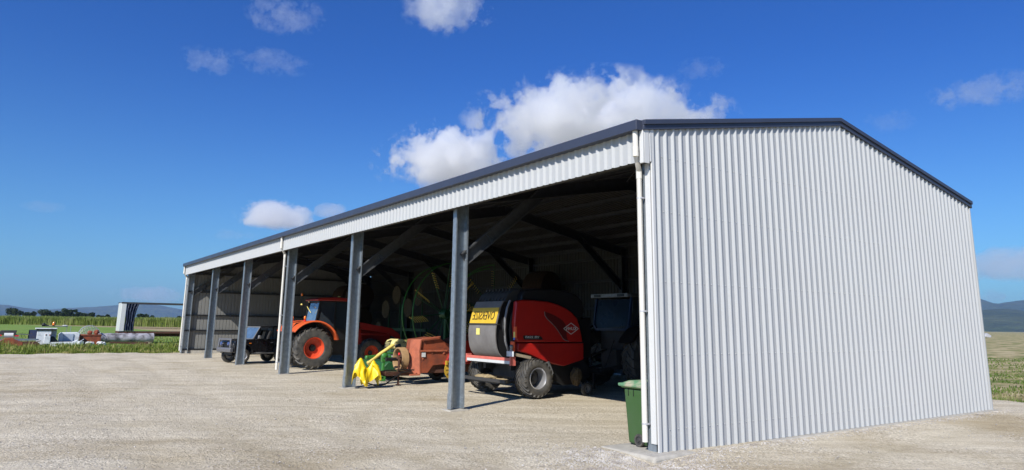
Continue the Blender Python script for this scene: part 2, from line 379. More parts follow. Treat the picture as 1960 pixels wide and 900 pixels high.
def field_z(x, y):
    z = -.14 + .05*nz(x, y, .05, 8)
    if x > 15: z -= .55*smooth01((x-15)/1.5)
    if -60 < x < 19 and -30 < y < 41: z = -1.3 if x < 14.5 and y < 39.5 else min(z, -.2 - .6*smooth01((x-14.5)/2))
    return z
xs = axis(-24000, 24000, 10, 2.2, 3500, 1.12); ys = axis(-9000, 24000, 10, 2.2, 3500, 1.12)
FI = bpy.data.materials.new('mown_farm_field'); FI.use_nodes = True
def field_mat(m):
    nt = m.node_tree; L = nt.links; b = nt.nodes['Principled BSDF']; b.inputs['Roughness'].default_value = .95; b.inputs['Specular IOR Level'].default_value = .1
    tc = nt.nodes.new('ShaderNodeTexCoord')
    def noise(s, d=6, r=.6, st=None, rot=0):
        n = N_(nt, 'ShaderNodeTexNoise', Scale=s, Detail=d, Roughness=r)
        mp = nt.nodes.new('ShaderNodeMapping'); mp.inputs['Scale'].default_value = st or (1,1,1); mp.inputs['Rotation'].default_value = (0,0,rot)
        L.new(tc.outputs['Object'], mp.inputs[0]); L.new(mp.outputs[0], n.inputs['Vector']); return n.outputs['Fac']
    def ramp(f, pts):
        r = nt.nodes.new('ShaderNodeValToRGB'); e = r.color_ramp.elements
        while len(e) < len(pts): e.new(.5)
        for i, (p, c) in enumerate(pts): e[i].position = p; e[i].color = (*c, 1)
        L.new(f, r.inputs[0]); return r.outputs[0]
    def mix(f, a, b_):
        x = nt.nodes.new('ShaderNodeMix'); x.data_type = 'RGBA'; L.new(f, x.inputs[0]); L.new(a, x.inputs[6]); L.new(b_, x.inputs[7]); return x.outputs[2]
    # hay stubble on the right side (large x): tan / green swaths
    hay = ramp(noise(.16, 11, .74, (1.0, 2.4, 1), .36), [(.34, (.08, .13, .03)), (.44, (.16, .18, .06)), (.51, (.32, .265, .14)), (.64, (.50, .42, .26))])
    grn = ramp(noise(.12, 8, .65, (1, 2.5, 1), -.1), [(.36, (.10, .19, .03)), (.52, (.16, .25, .05)), (.66, (.30, .30, .12))])
    sx = nt.nodes.new('ShaderNodeSeparateXYZ'); L.new(tc.outputs['Object'], sx.inputs[0])
    ma = nt.nodes.new('ShaderNodeMapRange'); ma.inputs['From Min'].default_value = 13; ma.inputs['From Max'].default_value = 15; L.new(sx.outputs['X'], ma.inputs[0])
    # side mask: |angle| - y < 1.2x  => right side
    sub = nt.nodes.new('ShaderNodeMath'); sub.operation = 'SUBTRACT'; L.new(sx.outputs['X'], sub.inputs[0]); 
    my = nt.nodes.new('ShaderNodeMath'); my.operation = 'MULTIPLY'; L.new(sx.outputs['Y'], my.inputs[0]); my.inputs[1].default_value = .8
    L.new(my.outputs[0], sub.inputs[1])
    ms = nt.nodes.new('ShaderNodeMapRange'); ms.inputs['From Min'].default_value = -10; ms.inputs['From Max'].default_value = 5; L.new(sub.outputs[0], ms.inputs[0])
    mpn = nt.nodes.new('ShaderNodeMath'); mpn.operation = 'MULTIPLY'; L.new(ms.outputs[0], mpn.inputs[0]); L.new(ma.outputs[0], mpn.inputs[1])
    # tan headland strip in front of the cane
    hd = nt.nodes.new('ShaderNodeMath'); hd.operation = 'MULTIPLY_ADD'; L.new(sx.outputs['X'], hd.inputs[0]); hd.inputs[1].default_value = 3.0; L.new(sx.outputs['Y'], hd.inputs[2])
    nn = nt.nodes.new('ShaderNodeMath'); nn.operation = 'MULTIPLY_ADD'; L.new(noise(.03, 4), nn.inputs[0]); nn.inputs[1].default_value = 60; L.new(hd.outputs[0], nn.inputs[2])
    mh = nt.nodes.new('ShaderNodeMapRange'); mh.inputs['From Min'].default_value = 278; mh.inputs['From Max'].default_value = 296; L.new(nn.outputs[0], mh.inputs[0])
    tan = ramp(noise(.3, 5), [(.4, (.30, .24, .13)), (.6, (.38, .30, .19))])
    left = mix(mh.outputs[0], grn, tan)
    c = mix(mpn.outputs[0], left, hay)
    L.new(c, b.inputs['Base Color'])
    bp = nt.nodes.new('ShaderNodeBump'); bp.inputs['Strength'].default_value = .7; bp.inputs['Distance'].default_value = .12
    L.new(noise(2.2, 8, .75), bp.inputs['Height']); L.new(bp.outputs[0], b.inputs['Normal'])
field_mat(FI)
o = sheet(xs, ys, field_z).build('field', FI, smooth=True, fixn=False); o['kind'] = 'structure'

# blades of vegetation -------------------------------------------------------
def leafmat(name, c1, c2, c3, sc_=.6):
    m = bpy.data.materials.new(name); m.use_nodes = True; nt = m.node_tree; L = nt.links; b = nt.nodes['Principled BSDF']
    b.inputs['Roughness'].default_value = .6; b.inputs['Specular IOR Level'].default_value = .25
    tc = nt.nodes.new('ShaderNodeTexCoord'); n = N_(nt, 'ShaderNodeTexNoise', Scale=sc_, Detail=5., Roughness=.7); L.new(tc.outputs['Object'], n.inputs['Vector'])
    r = nt.nodes.new('ShaderNodeValToRGB'); e = r.color_ramp.elements; e.new(.5)
    for i, (p, c) in enumerate(((.36, c1), (.5, c2), (.64, c3))): e[i].position = p; e[i].color = (*c, 1)
    L.new(n.outputs['Fac'], r.inputs[0]); L.new(r.outputs[0], b.inputs['Base Color'])
    tr = nt.nodes.new('ShaderNodeBsdfTranslucent'); L.new(r.outputs[0], tr.inputs[0]); mx = nt.nodes.new('ShaderNodeMixShader'); mx.inputs[0].default_value = .3
    out = nt.nodes['Material Output']; L.new(b.outputs[0], mx.inputs[1]); L.new(tr.outputs[0], mx.inputs[2]); L.new(mx.outputs[0], out.inputs[0])
    return m
K['weed'] = leafmat('weedy_grass', (.075, .12, .012), (.18, .23, .035), (.40, .34, .14), 1.1)
K['stub'] = leafmat('mown_grass', (.06, .12, .018), (.13, .19, .035), (.38, .32, .18), .35)
K['cane'] = leafmat('sugar_cane_leaves', (.12, .16, .03), (.19, .25, .045), (.32, .34, .12), .25)
K['leaf'] = leafmat('dark_tree_leaves', (.018, .035, .014), (.03, .055, .018), (.06, .08, .03), .3)
def blade(m, x, y, z, h, wd, lean, nseg=2):
    a = R.random()*2*PI; dx, dy = math.cos(a), math.sin(a); lx = lean*(R.random()-.3); px, py = -dy*wd/2, dx*wd/2
    o = len(m.v)
    m.v += [(x-px, y-py, z), (x+px, y+py, z), (x+px*.7+dx*lx*h*.35, y+py*.7+dy*lx*h*.35, z+h*.6), (x-px*.7+dx*lx*h*.35, y-py*.7+dy*lx*h*.35, z+h*.6), (x+dx*lx*h, y+dy*lx*h, z+h*(.95-.2*abs(lx)))]
    m.f += [(o, o+1, o+2, o+3), (o+3, o+2, o+4)]
m = M()
for i in range(26000):
    x = R.uniform(-15, 6); t = R.random()**1.5; y = 40.2 + .0 + t*15; ye = yard_edge_left(x)
    if y < ye - .25: continue
    d = nz(x, y, .5, 11) + .5*nz(x, y, 1.6, 12)
    if d < -.12 - .25*nz(x, y, 2.3, 14): continue
    h = (.07 + .62*max(0, d+.1)**1.3 + .12*R.random() + .25*(R.random()>.97))*min(1, .3+(y-ye+.3)*.5)
    if x > -2.5: h *= .8
    if R.random() > .985: h += .25
    blade(m, x, y, yard_z(x, y)-.03 if y < ye+.3 else -.16, h+.03, .035+.03*R.random(), .9)
for i in range(9000):
    x = R.uniform(-16, 16); y = 48 + 60*R.random()**1.4
    blade(m, x, y, -.16, .14+.22*R.random()*max(.2, nz(x, y, .2, 4)+.6), .06, .9)
o = m.build('tall_grass', 'weed', fixn=False); tag(o, 'rank green weeds and grass along the gravel edge around the scrap', 'grass', kind='stuff')
m = M()
for i in range(15000):
    d = 1.2 + 60*R.random()**1.9; a = rad(R.uniform(8, 33)); x = 14.9 + d*math.cos(a)*1; y = -2.5 + d*math.sin(a) + R.uniform(-1, 3.5)
    if x < yard_edge_right(y)+.05: continue
    if nz(x, y, .5, 3) < -.25: continue
    z = field_z(x, y) if x > 17 else yard_z(x, y) 
    blade(m, x, y, max(z, field_z(x, y))-.02, .07+.12*R.random(), .03+.0016*d+.02*R.random(), 1.0)
for i in range(1500):
    y = R.uniform(-6, 8); x = yard_edge_right(y)+R.uniform(-.12, .9)
    blade(m, x, y, yard_z(x, y)-.02, .08+.13*R.random(), .03, 1.)
o = m.build('mown_grass', 'stub', fixn=False); tag(o, 'short mown grass and stubble in the field beyond the shed', 'grass', kind='stuff')
# sugar cane block
m = M()
P0 = Vector((-30, 306)); P1 = Vector((75, 172)); dr = (P1-P0); Ld = dr.length; dr.normalize(); nr = Vector((-dr.y, dr.x))
if nr.y < 0: nr = -nr
for i in range(34000):
    t = R.random()*Ld; s_ = 90*R.random()**2.2 if i % 3 else R.random()*2.5
    p = P0 + dr*t + nr*s_
    gap = nz(t, 0, .12, 5)
    h = 2.75 + .25*gap + .35*nz(p.x, p.y, .25, 7) + .5*R.random()*R.random()
    if s_ < 3: h *= .72+.33*R.random()
    zb = -.15 if s_ < 3 else 1.2
    blade(m, p.x, p.y, zb, h-zb, .13+.16*R.random(), .6)
o = m.build('sugar_cane', 'cane', fixn=False); tag(o, 'long green block of standing sugar cane across the far field', 'crop', kind='stuff')
# loose stones
K['stone'] = mat('loose_stone', (.50, .47, .43), .9, 0, 0, 3.7, col2=(.25, .22, .19), thresh=(.35, .65), detail=2)
m = M()
def stone(x, y, s):
    c = Vector((x, y, yard_z(x, y)+s*.15)); e = [Vector((1,0,0)), Vector((0,1,0)), Vector((-1,0,0)), Vector((0,-1,0)), Vector((0,0,.7)), Vector((0,0,-.6))]
    rt = rotz(R.random()*PI); o = len(m.v)
    for q in e: q = rt @ q; m.v.append(tuple(c + q*s*(.6+.7*R.random())))
    for a, b_ in ((0,1),(1,2),(2,3),(3,0)): m.f += [(o+a, o+b_, o+4), (o+b_, o+a, o+5)]
for i in range(16000):
    d = 2.5 + 15*R.random()**1.5; a = yaw + R.uniform(-.75, .78); x = CAM.x + d*math.cos(a); y = CAM.y + d*math.sin(a)
    if nz(x, y, .7, 21) < -.05+.25*R.random() : continue
    if x > -.5 and y > -.45: continue
    stone(x, y, .005+.015*R.random()**2)
for i in range(4200):
    x = -.5 + R.gauss(0, 1)*.62 - .2; y = -.15 + R.gauss(0, 1)*.7
    if x > -.48 and y > -.36: continue
    stone(x, y, .008+.014*R.random())
for i in range(2200):
    x = R.uniform(-.4, 12.6); y = -.22 - abs(R.gauss(0, .16))
    stone(x, y, .007+.016*R.random()**2)
for i in range(900):
    d = 3.5 + 20*R.random(); a = yaw + R.uniform(-.7, .75); x = CAM.x + d*math.cos(a); y = CAM.y + d*math.sin(a)
    if x > -.5 and y > -.45: continue
    stone(x, y, .011+.017*R.random()**2)
o = m.build('loose_stones', 'stone', fixn=False); tag(o, 'loose pale stones scattered over the gravel yard', 'gravel', kind='stuff')

# ------------------------------------------------------------------ hills
def ridge(name, a0, a1, r0, r1, hf, m, na=160, nr_=26, seed=0):
    v = []; f = []
    for j in range(nr_+1):
        t = j/nr_; r = r0 + (r1-r0)*t
        for i in range(na+1):
            a = rad(a0 + (a1-a0)*i/na); x = r*math.cos(a); y = r*math.sin(a)
            env = math.sin(PI*min(1, t*1.05))**.8 if t < 1 else 0
            edge = smooth01(i/8)*smooth01((na-i)/8)
            n = mn.fractal(Vector((x/900+seed, y/900, seed)), .9, 2.1, 5)
            h = hf(math.degrees(a))*env*edge*(1+.22*n) if 0 < t < 1 else 0
            v.append((x, y, h-1))
    w_ = na+1
    for j in range(nr_):
        for i in range(na): f.append((j*w_+i, j*w_+i+1, (j+1)*w_+i+1, (j+1)*w_+i))
    mm = M(); mm.add(v, f); o = mm.build(name, m, smooth=True, fixn=False); o['kind'] = 'structure'; return o
K['hillg'] = mat('forested_hillside', (.022, .04, .02), .95, 0, 0, .0035, 1., .012, col2=(.055, .07, .035), thresh=(.38, .62), detail=10, dist=60)
def hl(a):   # degrees, large = image left
    return 100 + 80*math.exp(-((a-91.2)/1.6)**2) + 22*math.exp(-((a-86.3)/1.2)**2) + 82*math.exp(-((a-82.3)/3)**2) + 40*math.exp(-((a-98)/3)**2)
def hr(a):
    return 330 + 70*math.exp(-((a-22.5)/2.2)**2) + 110*math.exp(-((a-17.2)/1.6)**2) + 12*math.sin(a*3)
def hr2(a):
    return 117 + 14*math.exp(-((a-21)/1.5)**2) + 10*math.sin(a*1.7)
ridge('hills', 45, 112, 9000, 11800, hl, 'hillg', 260, 22, 1)
ridge('distant_hills', -5, 44, 8600, 11800, hr, 'hillg', 200, 22, 5)
ridge('wooded_hills', 0, 42, 3900, 6200, hr2, 'hillg', 200, 26, 9)

# ------------------------------------------------------------------ trees on the skyline
def tree(px, Y, w_, h_, label, seed, grp='dark trees on the left skyline'):
    x = px; rr = random.Random(seed); t = thing('tree', label, 'tree', (x, Y, -.15), 0, grp)
    tr = M(); tr.tube([(x, Y, -.2), (x+.1, Y, h_*.3), (x-.1, Y+.1, h_*.7)], [.32, .24, .1], 7)
    for k in range(5):
        a = rr.random()*2*PI; tr.tube([(x, Y, h_*(.25+.08*k)), (x+math.cos(a)*w_*.3, Y+math.sin(a)*w_*.3, h_*(.5+.08*k))], [.12, .04], 5)
    tr.build('trunk', 'bark', t, smooth=True)
    cr = M(); lobes = [(x+rr.uniform(-.34, .34)*w_, Y+rr.uniform(-.3, .3)*w_, h_*rr.uniform(.42, .8), rr.uniform(.16, .3)*w_) for k in range(9)]
    for lx, ly, lz, lr in lobes:
        for k in range(230):
            d = Vector((rr.gauss(0,1), rr.gauss(0,1), rr.gauss(0,1))).normalized()*(lr*rr.random()**.35)
            c = Vector((lx, ly, lz)) + Vector((d.x, d.y, d.z*min(1, .42*h_/w_*1.6)))
            if c.z < .5: continue
            s = .22+.3*rr.random(); u = Vector((rr.gauss(0,1), rr.gauss(0,1), rr.gauss(0,1))).normalized(); v_ = u.orthogonal().normalized()
            w3 = u.cross(v_); cr.add([c-v_*s, c+w3*s*.6, c+v_*s, c-w3*s*.6], [(0,1,2,3)])
    cr.build('crown', 'leaf', t, fixn=False)
def atpx(px, Y):   # world x of an image column at world depth Y near the horizon
    zc = CAM
    best = None; lo, hi = -200., 400.
    for _ in range(50):
        mid = (lo+hi)/2; d = Vector((mid, Y, 0)) - CAM; q = 980 + 1332.2*d.dot(r2)/d.dot(fw)
        if q < px: lo = mid
        else: hi = mid
    return (lo+hi)/2
for i, (px, Y, w_, h_, lb) in enumerate([(27, 560, 15, 10.2, 'broad low dark tree at the far left of the skyline'), (48, 600, 8, 7.2, 'small flat tree right of the broad low skyline tree'),
        (61, 560, 5, 8.8, 'narrow pointed tree just left of the widest skyline tree'), (82, 540, 22, 9.4, 'widest dark tree on the left skyline'),
        (112, 520, 7, 8.6, 'rounded tree left of the twin airy skyline trees'), (122, 520, 8, 10.2, 'taller of the twin airy trees on the skyline'), (137, 530, 7, 9.6, 'smaller of the twin airy trees on the skyline'),
        (150, 520, 6, 7.4, 'low tree between the twin airy trees and a domed tree'), (166, 500, 12, 8.3, 'domed dark tree at the right end of the skyline row'),
        (205, 520, 5, 5.8, 'tiny lone tree on the skyline just left of the truck body'), (271, 480, 9, 6.5, 'lone tree framed in the middle of the truck body opening'), (287, 500, 6, 5.8, 'smaller tree framed right of the lone tree in the truck body'),
        (343, 460, 7, 5.2, 'low bush-like tree on the skyline touching the shed edge'), (193, 520, 8, 5.2, 'reddish low tree at the skyline above the grey pipe')]):
    tree(atpx(px, Y), Y, w_*.72, h_*.92, lb, 40+i)

# ------------------------------------------------------------------ shed
B = 6.463; W = 12.18; LEN = 6*B+.1; EV = 5.4; XR = 5.98; SL = 1.18/(XR+.24)
def bz(x): return EV + SL*(x+.24) if x <= XR else EV + SL*(XR+.24) - SL*(x-XR)   # top of the barge line
def rz_(x): return bz(x) - .10                                                   # roof sheet
shed = thing('farm_shed', 'long open-fronted steel farm shed with ribbed pale walls and dark roof trim', 'shed', (6.1, 19.4, 0))
def rib_line(u0, u1, pitch=.195, d=.037):
    out = []; u = u0
    while u < u1:
        for a, b_ in ((0, 0), (.094, 0), (.130, d), (.152, d), (.172, 0)):
            if u+a <= u1: out.append((u+a, b_))
        u += pitch
    out.append((u1, 0)); return out
def ribbed(name, line, lo, hi, parent=shed, m='sheet', label=None, extra=None):
    v = [lo(u, d) for u, d in line] + [hi(u, d) for u, d in line]; n = len(line)
    mm = M(); mm.add(v, [(i, i+1, n+i+1, n+i) for i in range(n-1)])
    if extra: mm.add(extra.v, extra.f)
    return mm.build(name, m, parent, fixn=False, label=label)
ln = rib_line(-.19, W)
scr = M()
for z in (.33, 1.5, 2.69, 3.87, 4.83):
    u = -.19 + .047
    while u < W-.05:
        if u > .1: scr.sph((u, -.036, z), (.009, .008, .009), 6, 4)
        u += .195
gw = ribbed('gable_wall', ln, lambda u, d: (u, -.03-d, (4.70 if u < -.005 else -.015)), lambda u, d: (u, -.03-d, bz(u)-.10), extra=scr)
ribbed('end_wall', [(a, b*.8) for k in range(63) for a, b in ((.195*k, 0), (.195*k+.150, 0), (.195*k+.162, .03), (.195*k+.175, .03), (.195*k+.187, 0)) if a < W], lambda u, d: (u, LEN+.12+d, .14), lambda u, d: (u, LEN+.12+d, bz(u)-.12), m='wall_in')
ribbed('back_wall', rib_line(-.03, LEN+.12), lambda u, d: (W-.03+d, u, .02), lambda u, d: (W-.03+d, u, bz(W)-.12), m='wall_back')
ribbed('fascia', rib_line(-.03, LEN+.1, .2), lambda u, d: (-.20-d, u, 4.70), lambda u, d: (-.20-d, u, 5.27))
def roofsheet(x0, x1):
    return (lambda u, d: (x0, u, rz_(x0)+d), lambda u, d: (x1, u, rz_(x1)+d))
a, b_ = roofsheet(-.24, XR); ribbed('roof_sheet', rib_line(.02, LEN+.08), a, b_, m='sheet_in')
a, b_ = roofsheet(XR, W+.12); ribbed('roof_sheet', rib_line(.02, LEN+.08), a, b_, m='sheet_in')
# lower edges and flashings
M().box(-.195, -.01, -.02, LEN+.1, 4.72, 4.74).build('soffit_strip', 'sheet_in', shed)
M().box(-.035, .0, -.005, .11, .12, 4.69).box(-.035, .03, -.062, -.030, -.02, 5.28).build('corner_flashing', 'white', shed, bevel=.004)
M().box(-.235, -.20, -.060, .02, 4.66, 5.25).box(-.20, -.09, -.066, -.058, 4.66, 5.25).build('corner_flashing', 'white', shed, bevel=.004)
M().box(W-.03, W+.02, -.066, .06, -.02, 5.2).build('corner_flashing', 'sheet', shed, bevel=.004)
M().box(-.05, .0, LEN+.1, LEN+.16, .05, 4.7).build('corner_flashing', 'white', shed)
# gutters
def gut(x0, sgn):
    t = .012; w_ = .165
    P = [(0,.0),(w_,0),(w_,.165),(w_-.02,.18),(w_-.02-t,.17),(w_-t,.155),(w_-t,t),(t,t),(t,.16),(0,.16)]
    return M().prism([(x0+sgn*p, 5.222+q) for p, q in P], -.045, LEN+.15, 'y').box(min(x0, x0+sgn*w_), max(x0, x0+sgn*w_), -.05, -.045, 5.222, 5.395)
gut(-.205, -1).build('gutter', 'trim', shed, bevel=.003)
gut(W+.03, 1).build('gutter', 'trim', shed, bevel=.003)
for y in (12.9, 25.6):
    M().box(-.374, -.371, y, y+.05, 5.225, 5.395).build('gutter_joiner', 'trim', shed)
# barge capping both gables : folded profile with a raised top roll
for yy, sg in ((-.04, -1), (LEN+.14, 1)):
    mm = M()
    for xa, xb in ((-.235, XR), (XR, W+.08)):
        za, zb = bz(xa), bz(xb)
        def plate(y0, y1, dz0, dz1):
            mm.add([(xa, y0, za+dz0), (xb, y0, zb+dz0), (xb, y1, zb+dz0), (xa, y1, za+dz0), (xa, y0, za+dz1), (xb, y0, zb+dz1), (xb, y1, zb+dz1), (xa, y1, za+dz1)],
                   [(0,3,2,1),(4,5,6,7),(0,1,5,4),(1,2,6,5),(2,3,7,6),(3,0,4,7)])
        ya, yb = sorted((yy-sg*.14, yy+sg*.085)); plate(ya, yb, -.085, .0)
        ya, yb = sorted((yy-sg*.10, yy+sg*.052)); plate(ya, yb, -.175, -.087)
    mm.build('barge_capping', 'trim', shed, bevel=.004)
mm = M()
for s_ in (-1, 1):
    mm.add([(XR, 0.05, bz(XR)-.02), (XR+s_*.22, .05, bz(XR)-.02-SL*.22-.01), (XR+s_*.22, LEN, bz(XR)-.02-SL*.22-.01), (XR, LEN, bz(XR)-.02)], [(0,1,2,3)])
mm.build('ridge_capping', 'trim', shed)
# frames
def csec(x0, x1, yc, d=.16, t=.006, flip=1):
    y1 = yc+d
    return [(x0,yc),(x0,y1),(x1,y1),(x1,yc),(x1-.035,yc),(x1-.035,yc+t),(x1-t,yc+t),(x1-t,y1-t),(x0+t,y1-t),(x0+t,yc+t),(x0+.035,yc+t),(x0+.035,yc)]
def cbar(p, q, y, depth, fl=.10):     # C section in the xz plane
    mm = M(); p = Vector(p); q = Vector(q); d = (q-p).normalized(); n = Vector((-d.z, 0, d.x))
    o_ = lambda a, yy_: Vector((a.x, yy_, a.z))
    mm.bar(o_(p, y+fl), o_(q, y+fl), .008, depth, n)
    for s_ in (-1, 1):
        e = n*(s_*(depth/2-.004)); mm.bar(o_(p+e, y+fl/2), o_(q+e, y+fl/2), fl, .008, n)
        e2 = n*(s_*(depth/2-.018)); mm.bar(o_(p+e2, y+.004), o_(q+e2, y+.004), .006, .03, n)
    return mm
for k in range(7):
    y = k*B + (.03 if k == 0 else 0)
    bl = M().prism(csec(0, .35, y), .0, 5.15, 'z')
    for z in (.12, .24): 
        for yy in (.05, .11): bl.sph((.335 if yy < .08 else .335, y+yy, z), .013, 6, 4); bl.sph((-.004, y+yy, z), (.008, .013, .013), 6, 4)
    for z in (1.05, 1.9, 2.75, 3.5, 3.62, 3.74, 4.3, 4.6): bl.sph((.337, y+.07, z), .012, 6, 4)
    c = bl.build('column', 'galv', shed)
    M().box(-.012, .0, y-.012, y+.172, .0, .34).build('base_cleat', 'galv', c, off=(6.1, 19.4, 0))
    M().box(.338, .352, y-.01, y+.17, 0, .3).build('base_cleat', 'galv', c, off=(6.1, 19.4, 0))
    M().prism(csec(W-.4, W-.05, y), .0, 5.15, 'z').build('column', 'galv_dark', shed)
    for xa, xb in ((.06, XR), (W-.06, XR)):
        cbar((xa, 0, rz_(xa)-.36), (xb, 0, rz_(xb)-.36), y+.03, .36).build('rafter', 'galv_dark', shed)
    kb = cbar((.30, 0, 3.52), (2.62, 0, 5.38), y+.035, .31).build('knee_brace', 'galv_mid', shed)
    dd = Vector((2.32, 0, 1.86)).normalized(); pc = Vector((.30, 0, 3.52)) + dd*.86
    pn = Vector((-dd.z, 0, dd.x))
    M().add([tuple(Vector((0, y+.03, 0))+pc+pn*.15-dd*.0), tuple(Vector((0, y+.03, 0))+pc-pn*.15-dd*.0), tuple(Vector((0, y+.13, 0))+pc-pn*.12+dd*.16)], [(0,1,2)]).build('gusset', 'galv', kb, off=(6.1, 19.4, 0))
    cbar((W-.30, 0, 3.52), (W-2.62, 0, 5.38), y+.035, .31).build('knee_brace', 'galv_dark', shed)
for x in (.25, 1.3, 2.4, 3.5, 4.6, 5.6, 6.4, 7.4, 8.5, 9.6, 10.7, 11.8):
    z = rz_(x)-.11
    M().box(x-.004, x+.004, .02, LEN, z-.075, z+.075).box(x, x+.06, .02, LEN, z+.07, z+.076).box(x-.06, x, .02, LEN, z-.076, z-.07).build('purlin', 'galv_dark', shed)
for z in (.2, 1.34, 2.26, 3.7, 4.8):
    M().box(.05, W-.1, LEN+.0, LEN+.11, z-.05, z+.05).box(.05, W-.1, LEN-.04, LEN+.11, z+.05, z+.056).build('girt', 'galv_dark', shed)
for z in (.33, 1.5, 2.69, 3.87, 4.83):
    M().box(W-.13, W-.035, .05, LEN, z-.05, z+.05).build('girt', 'galv_dark', shed)
    M().box(.05, W-.1, .005, .1, z-.04, z+.04).build('girt', 'galv_dark', shed)
M().box(-.06, .40, -.02, LEN, 5.02, 5.16).build('eave_purlin', 'galv_dark', shed)
for k in (0, 2, 4):
    for a, b2 in (((.5, k*B+.4, 5.1), (5.6, (k+1)*B-.2, 6.1)), ((5.6, k*B+.4, 6.1), (.5, (k+1)*B-.2, 5.1)), ((11.5, k*B+.4, 5.1), (6.3, (k+1)*B-.2, 6.1))):
        M().tube([a, b2], .012, 5).build('bracing_rod', 'galv_dark', shed)
for k in range(7):
    x0, x1 = (-.40, .60) if k == 0 else (-.10, .45)
    y0, y1 = (-.30, .95) if k == 0 else (k*B-.12, k*B+.30)
    M().box(x0, x1, y0, y1, -.30, .005 if k == 0 else -.012).build('footing', 'conc', shed, bevel=.05 if k == 0 else .01, seg=3)
M().box(.7, W+.15, -.18, .02, -.3, -.018).build('footing', 'conc', shed, bevel=.03)
M().box(.0, W, LEN+.0, LEN+.2, -.2, .15).build('footing', 'conc', shed, bevel=.01)
# downpipes
for y in (.20, 3*B+.24, 6*B+.23):
    dy = -.13
    dp = M().tube([(-.28, y+dy, 5.24), (-.28, y+dy, 4.86), (-.275, y+dy, 4.82), (-.10, y-.02, 4.60), (-.075, y, 4.56), (-.075, y, .14)], .047, 18).build('downpipe', 'pvc', shed, smooth=True)
    cl = M()
    cl.tube([(-.28, y+dy, 4.78), (-.28, y+dy, 4.95)], .052, 18).tube([(-.075, y, 4.44), (-.075, y, 4.60)], .052, 18)
    cl.build('pipe_collar', 'pvc', dp, off=(6.1, 19.4, 0), smooth=True)
    st = M()
    for z in (.42, 2.2, 4.1): st.tube([(-.075, y, z-.012), (-.075, y, z+.012)], .050, 18).box(-.10, 0.0, y-.07, y-.045, z-.012, z+.012)
    st.build('pipe_bracket', 'bolt', dp, off=(6.1, 19.4, 0))

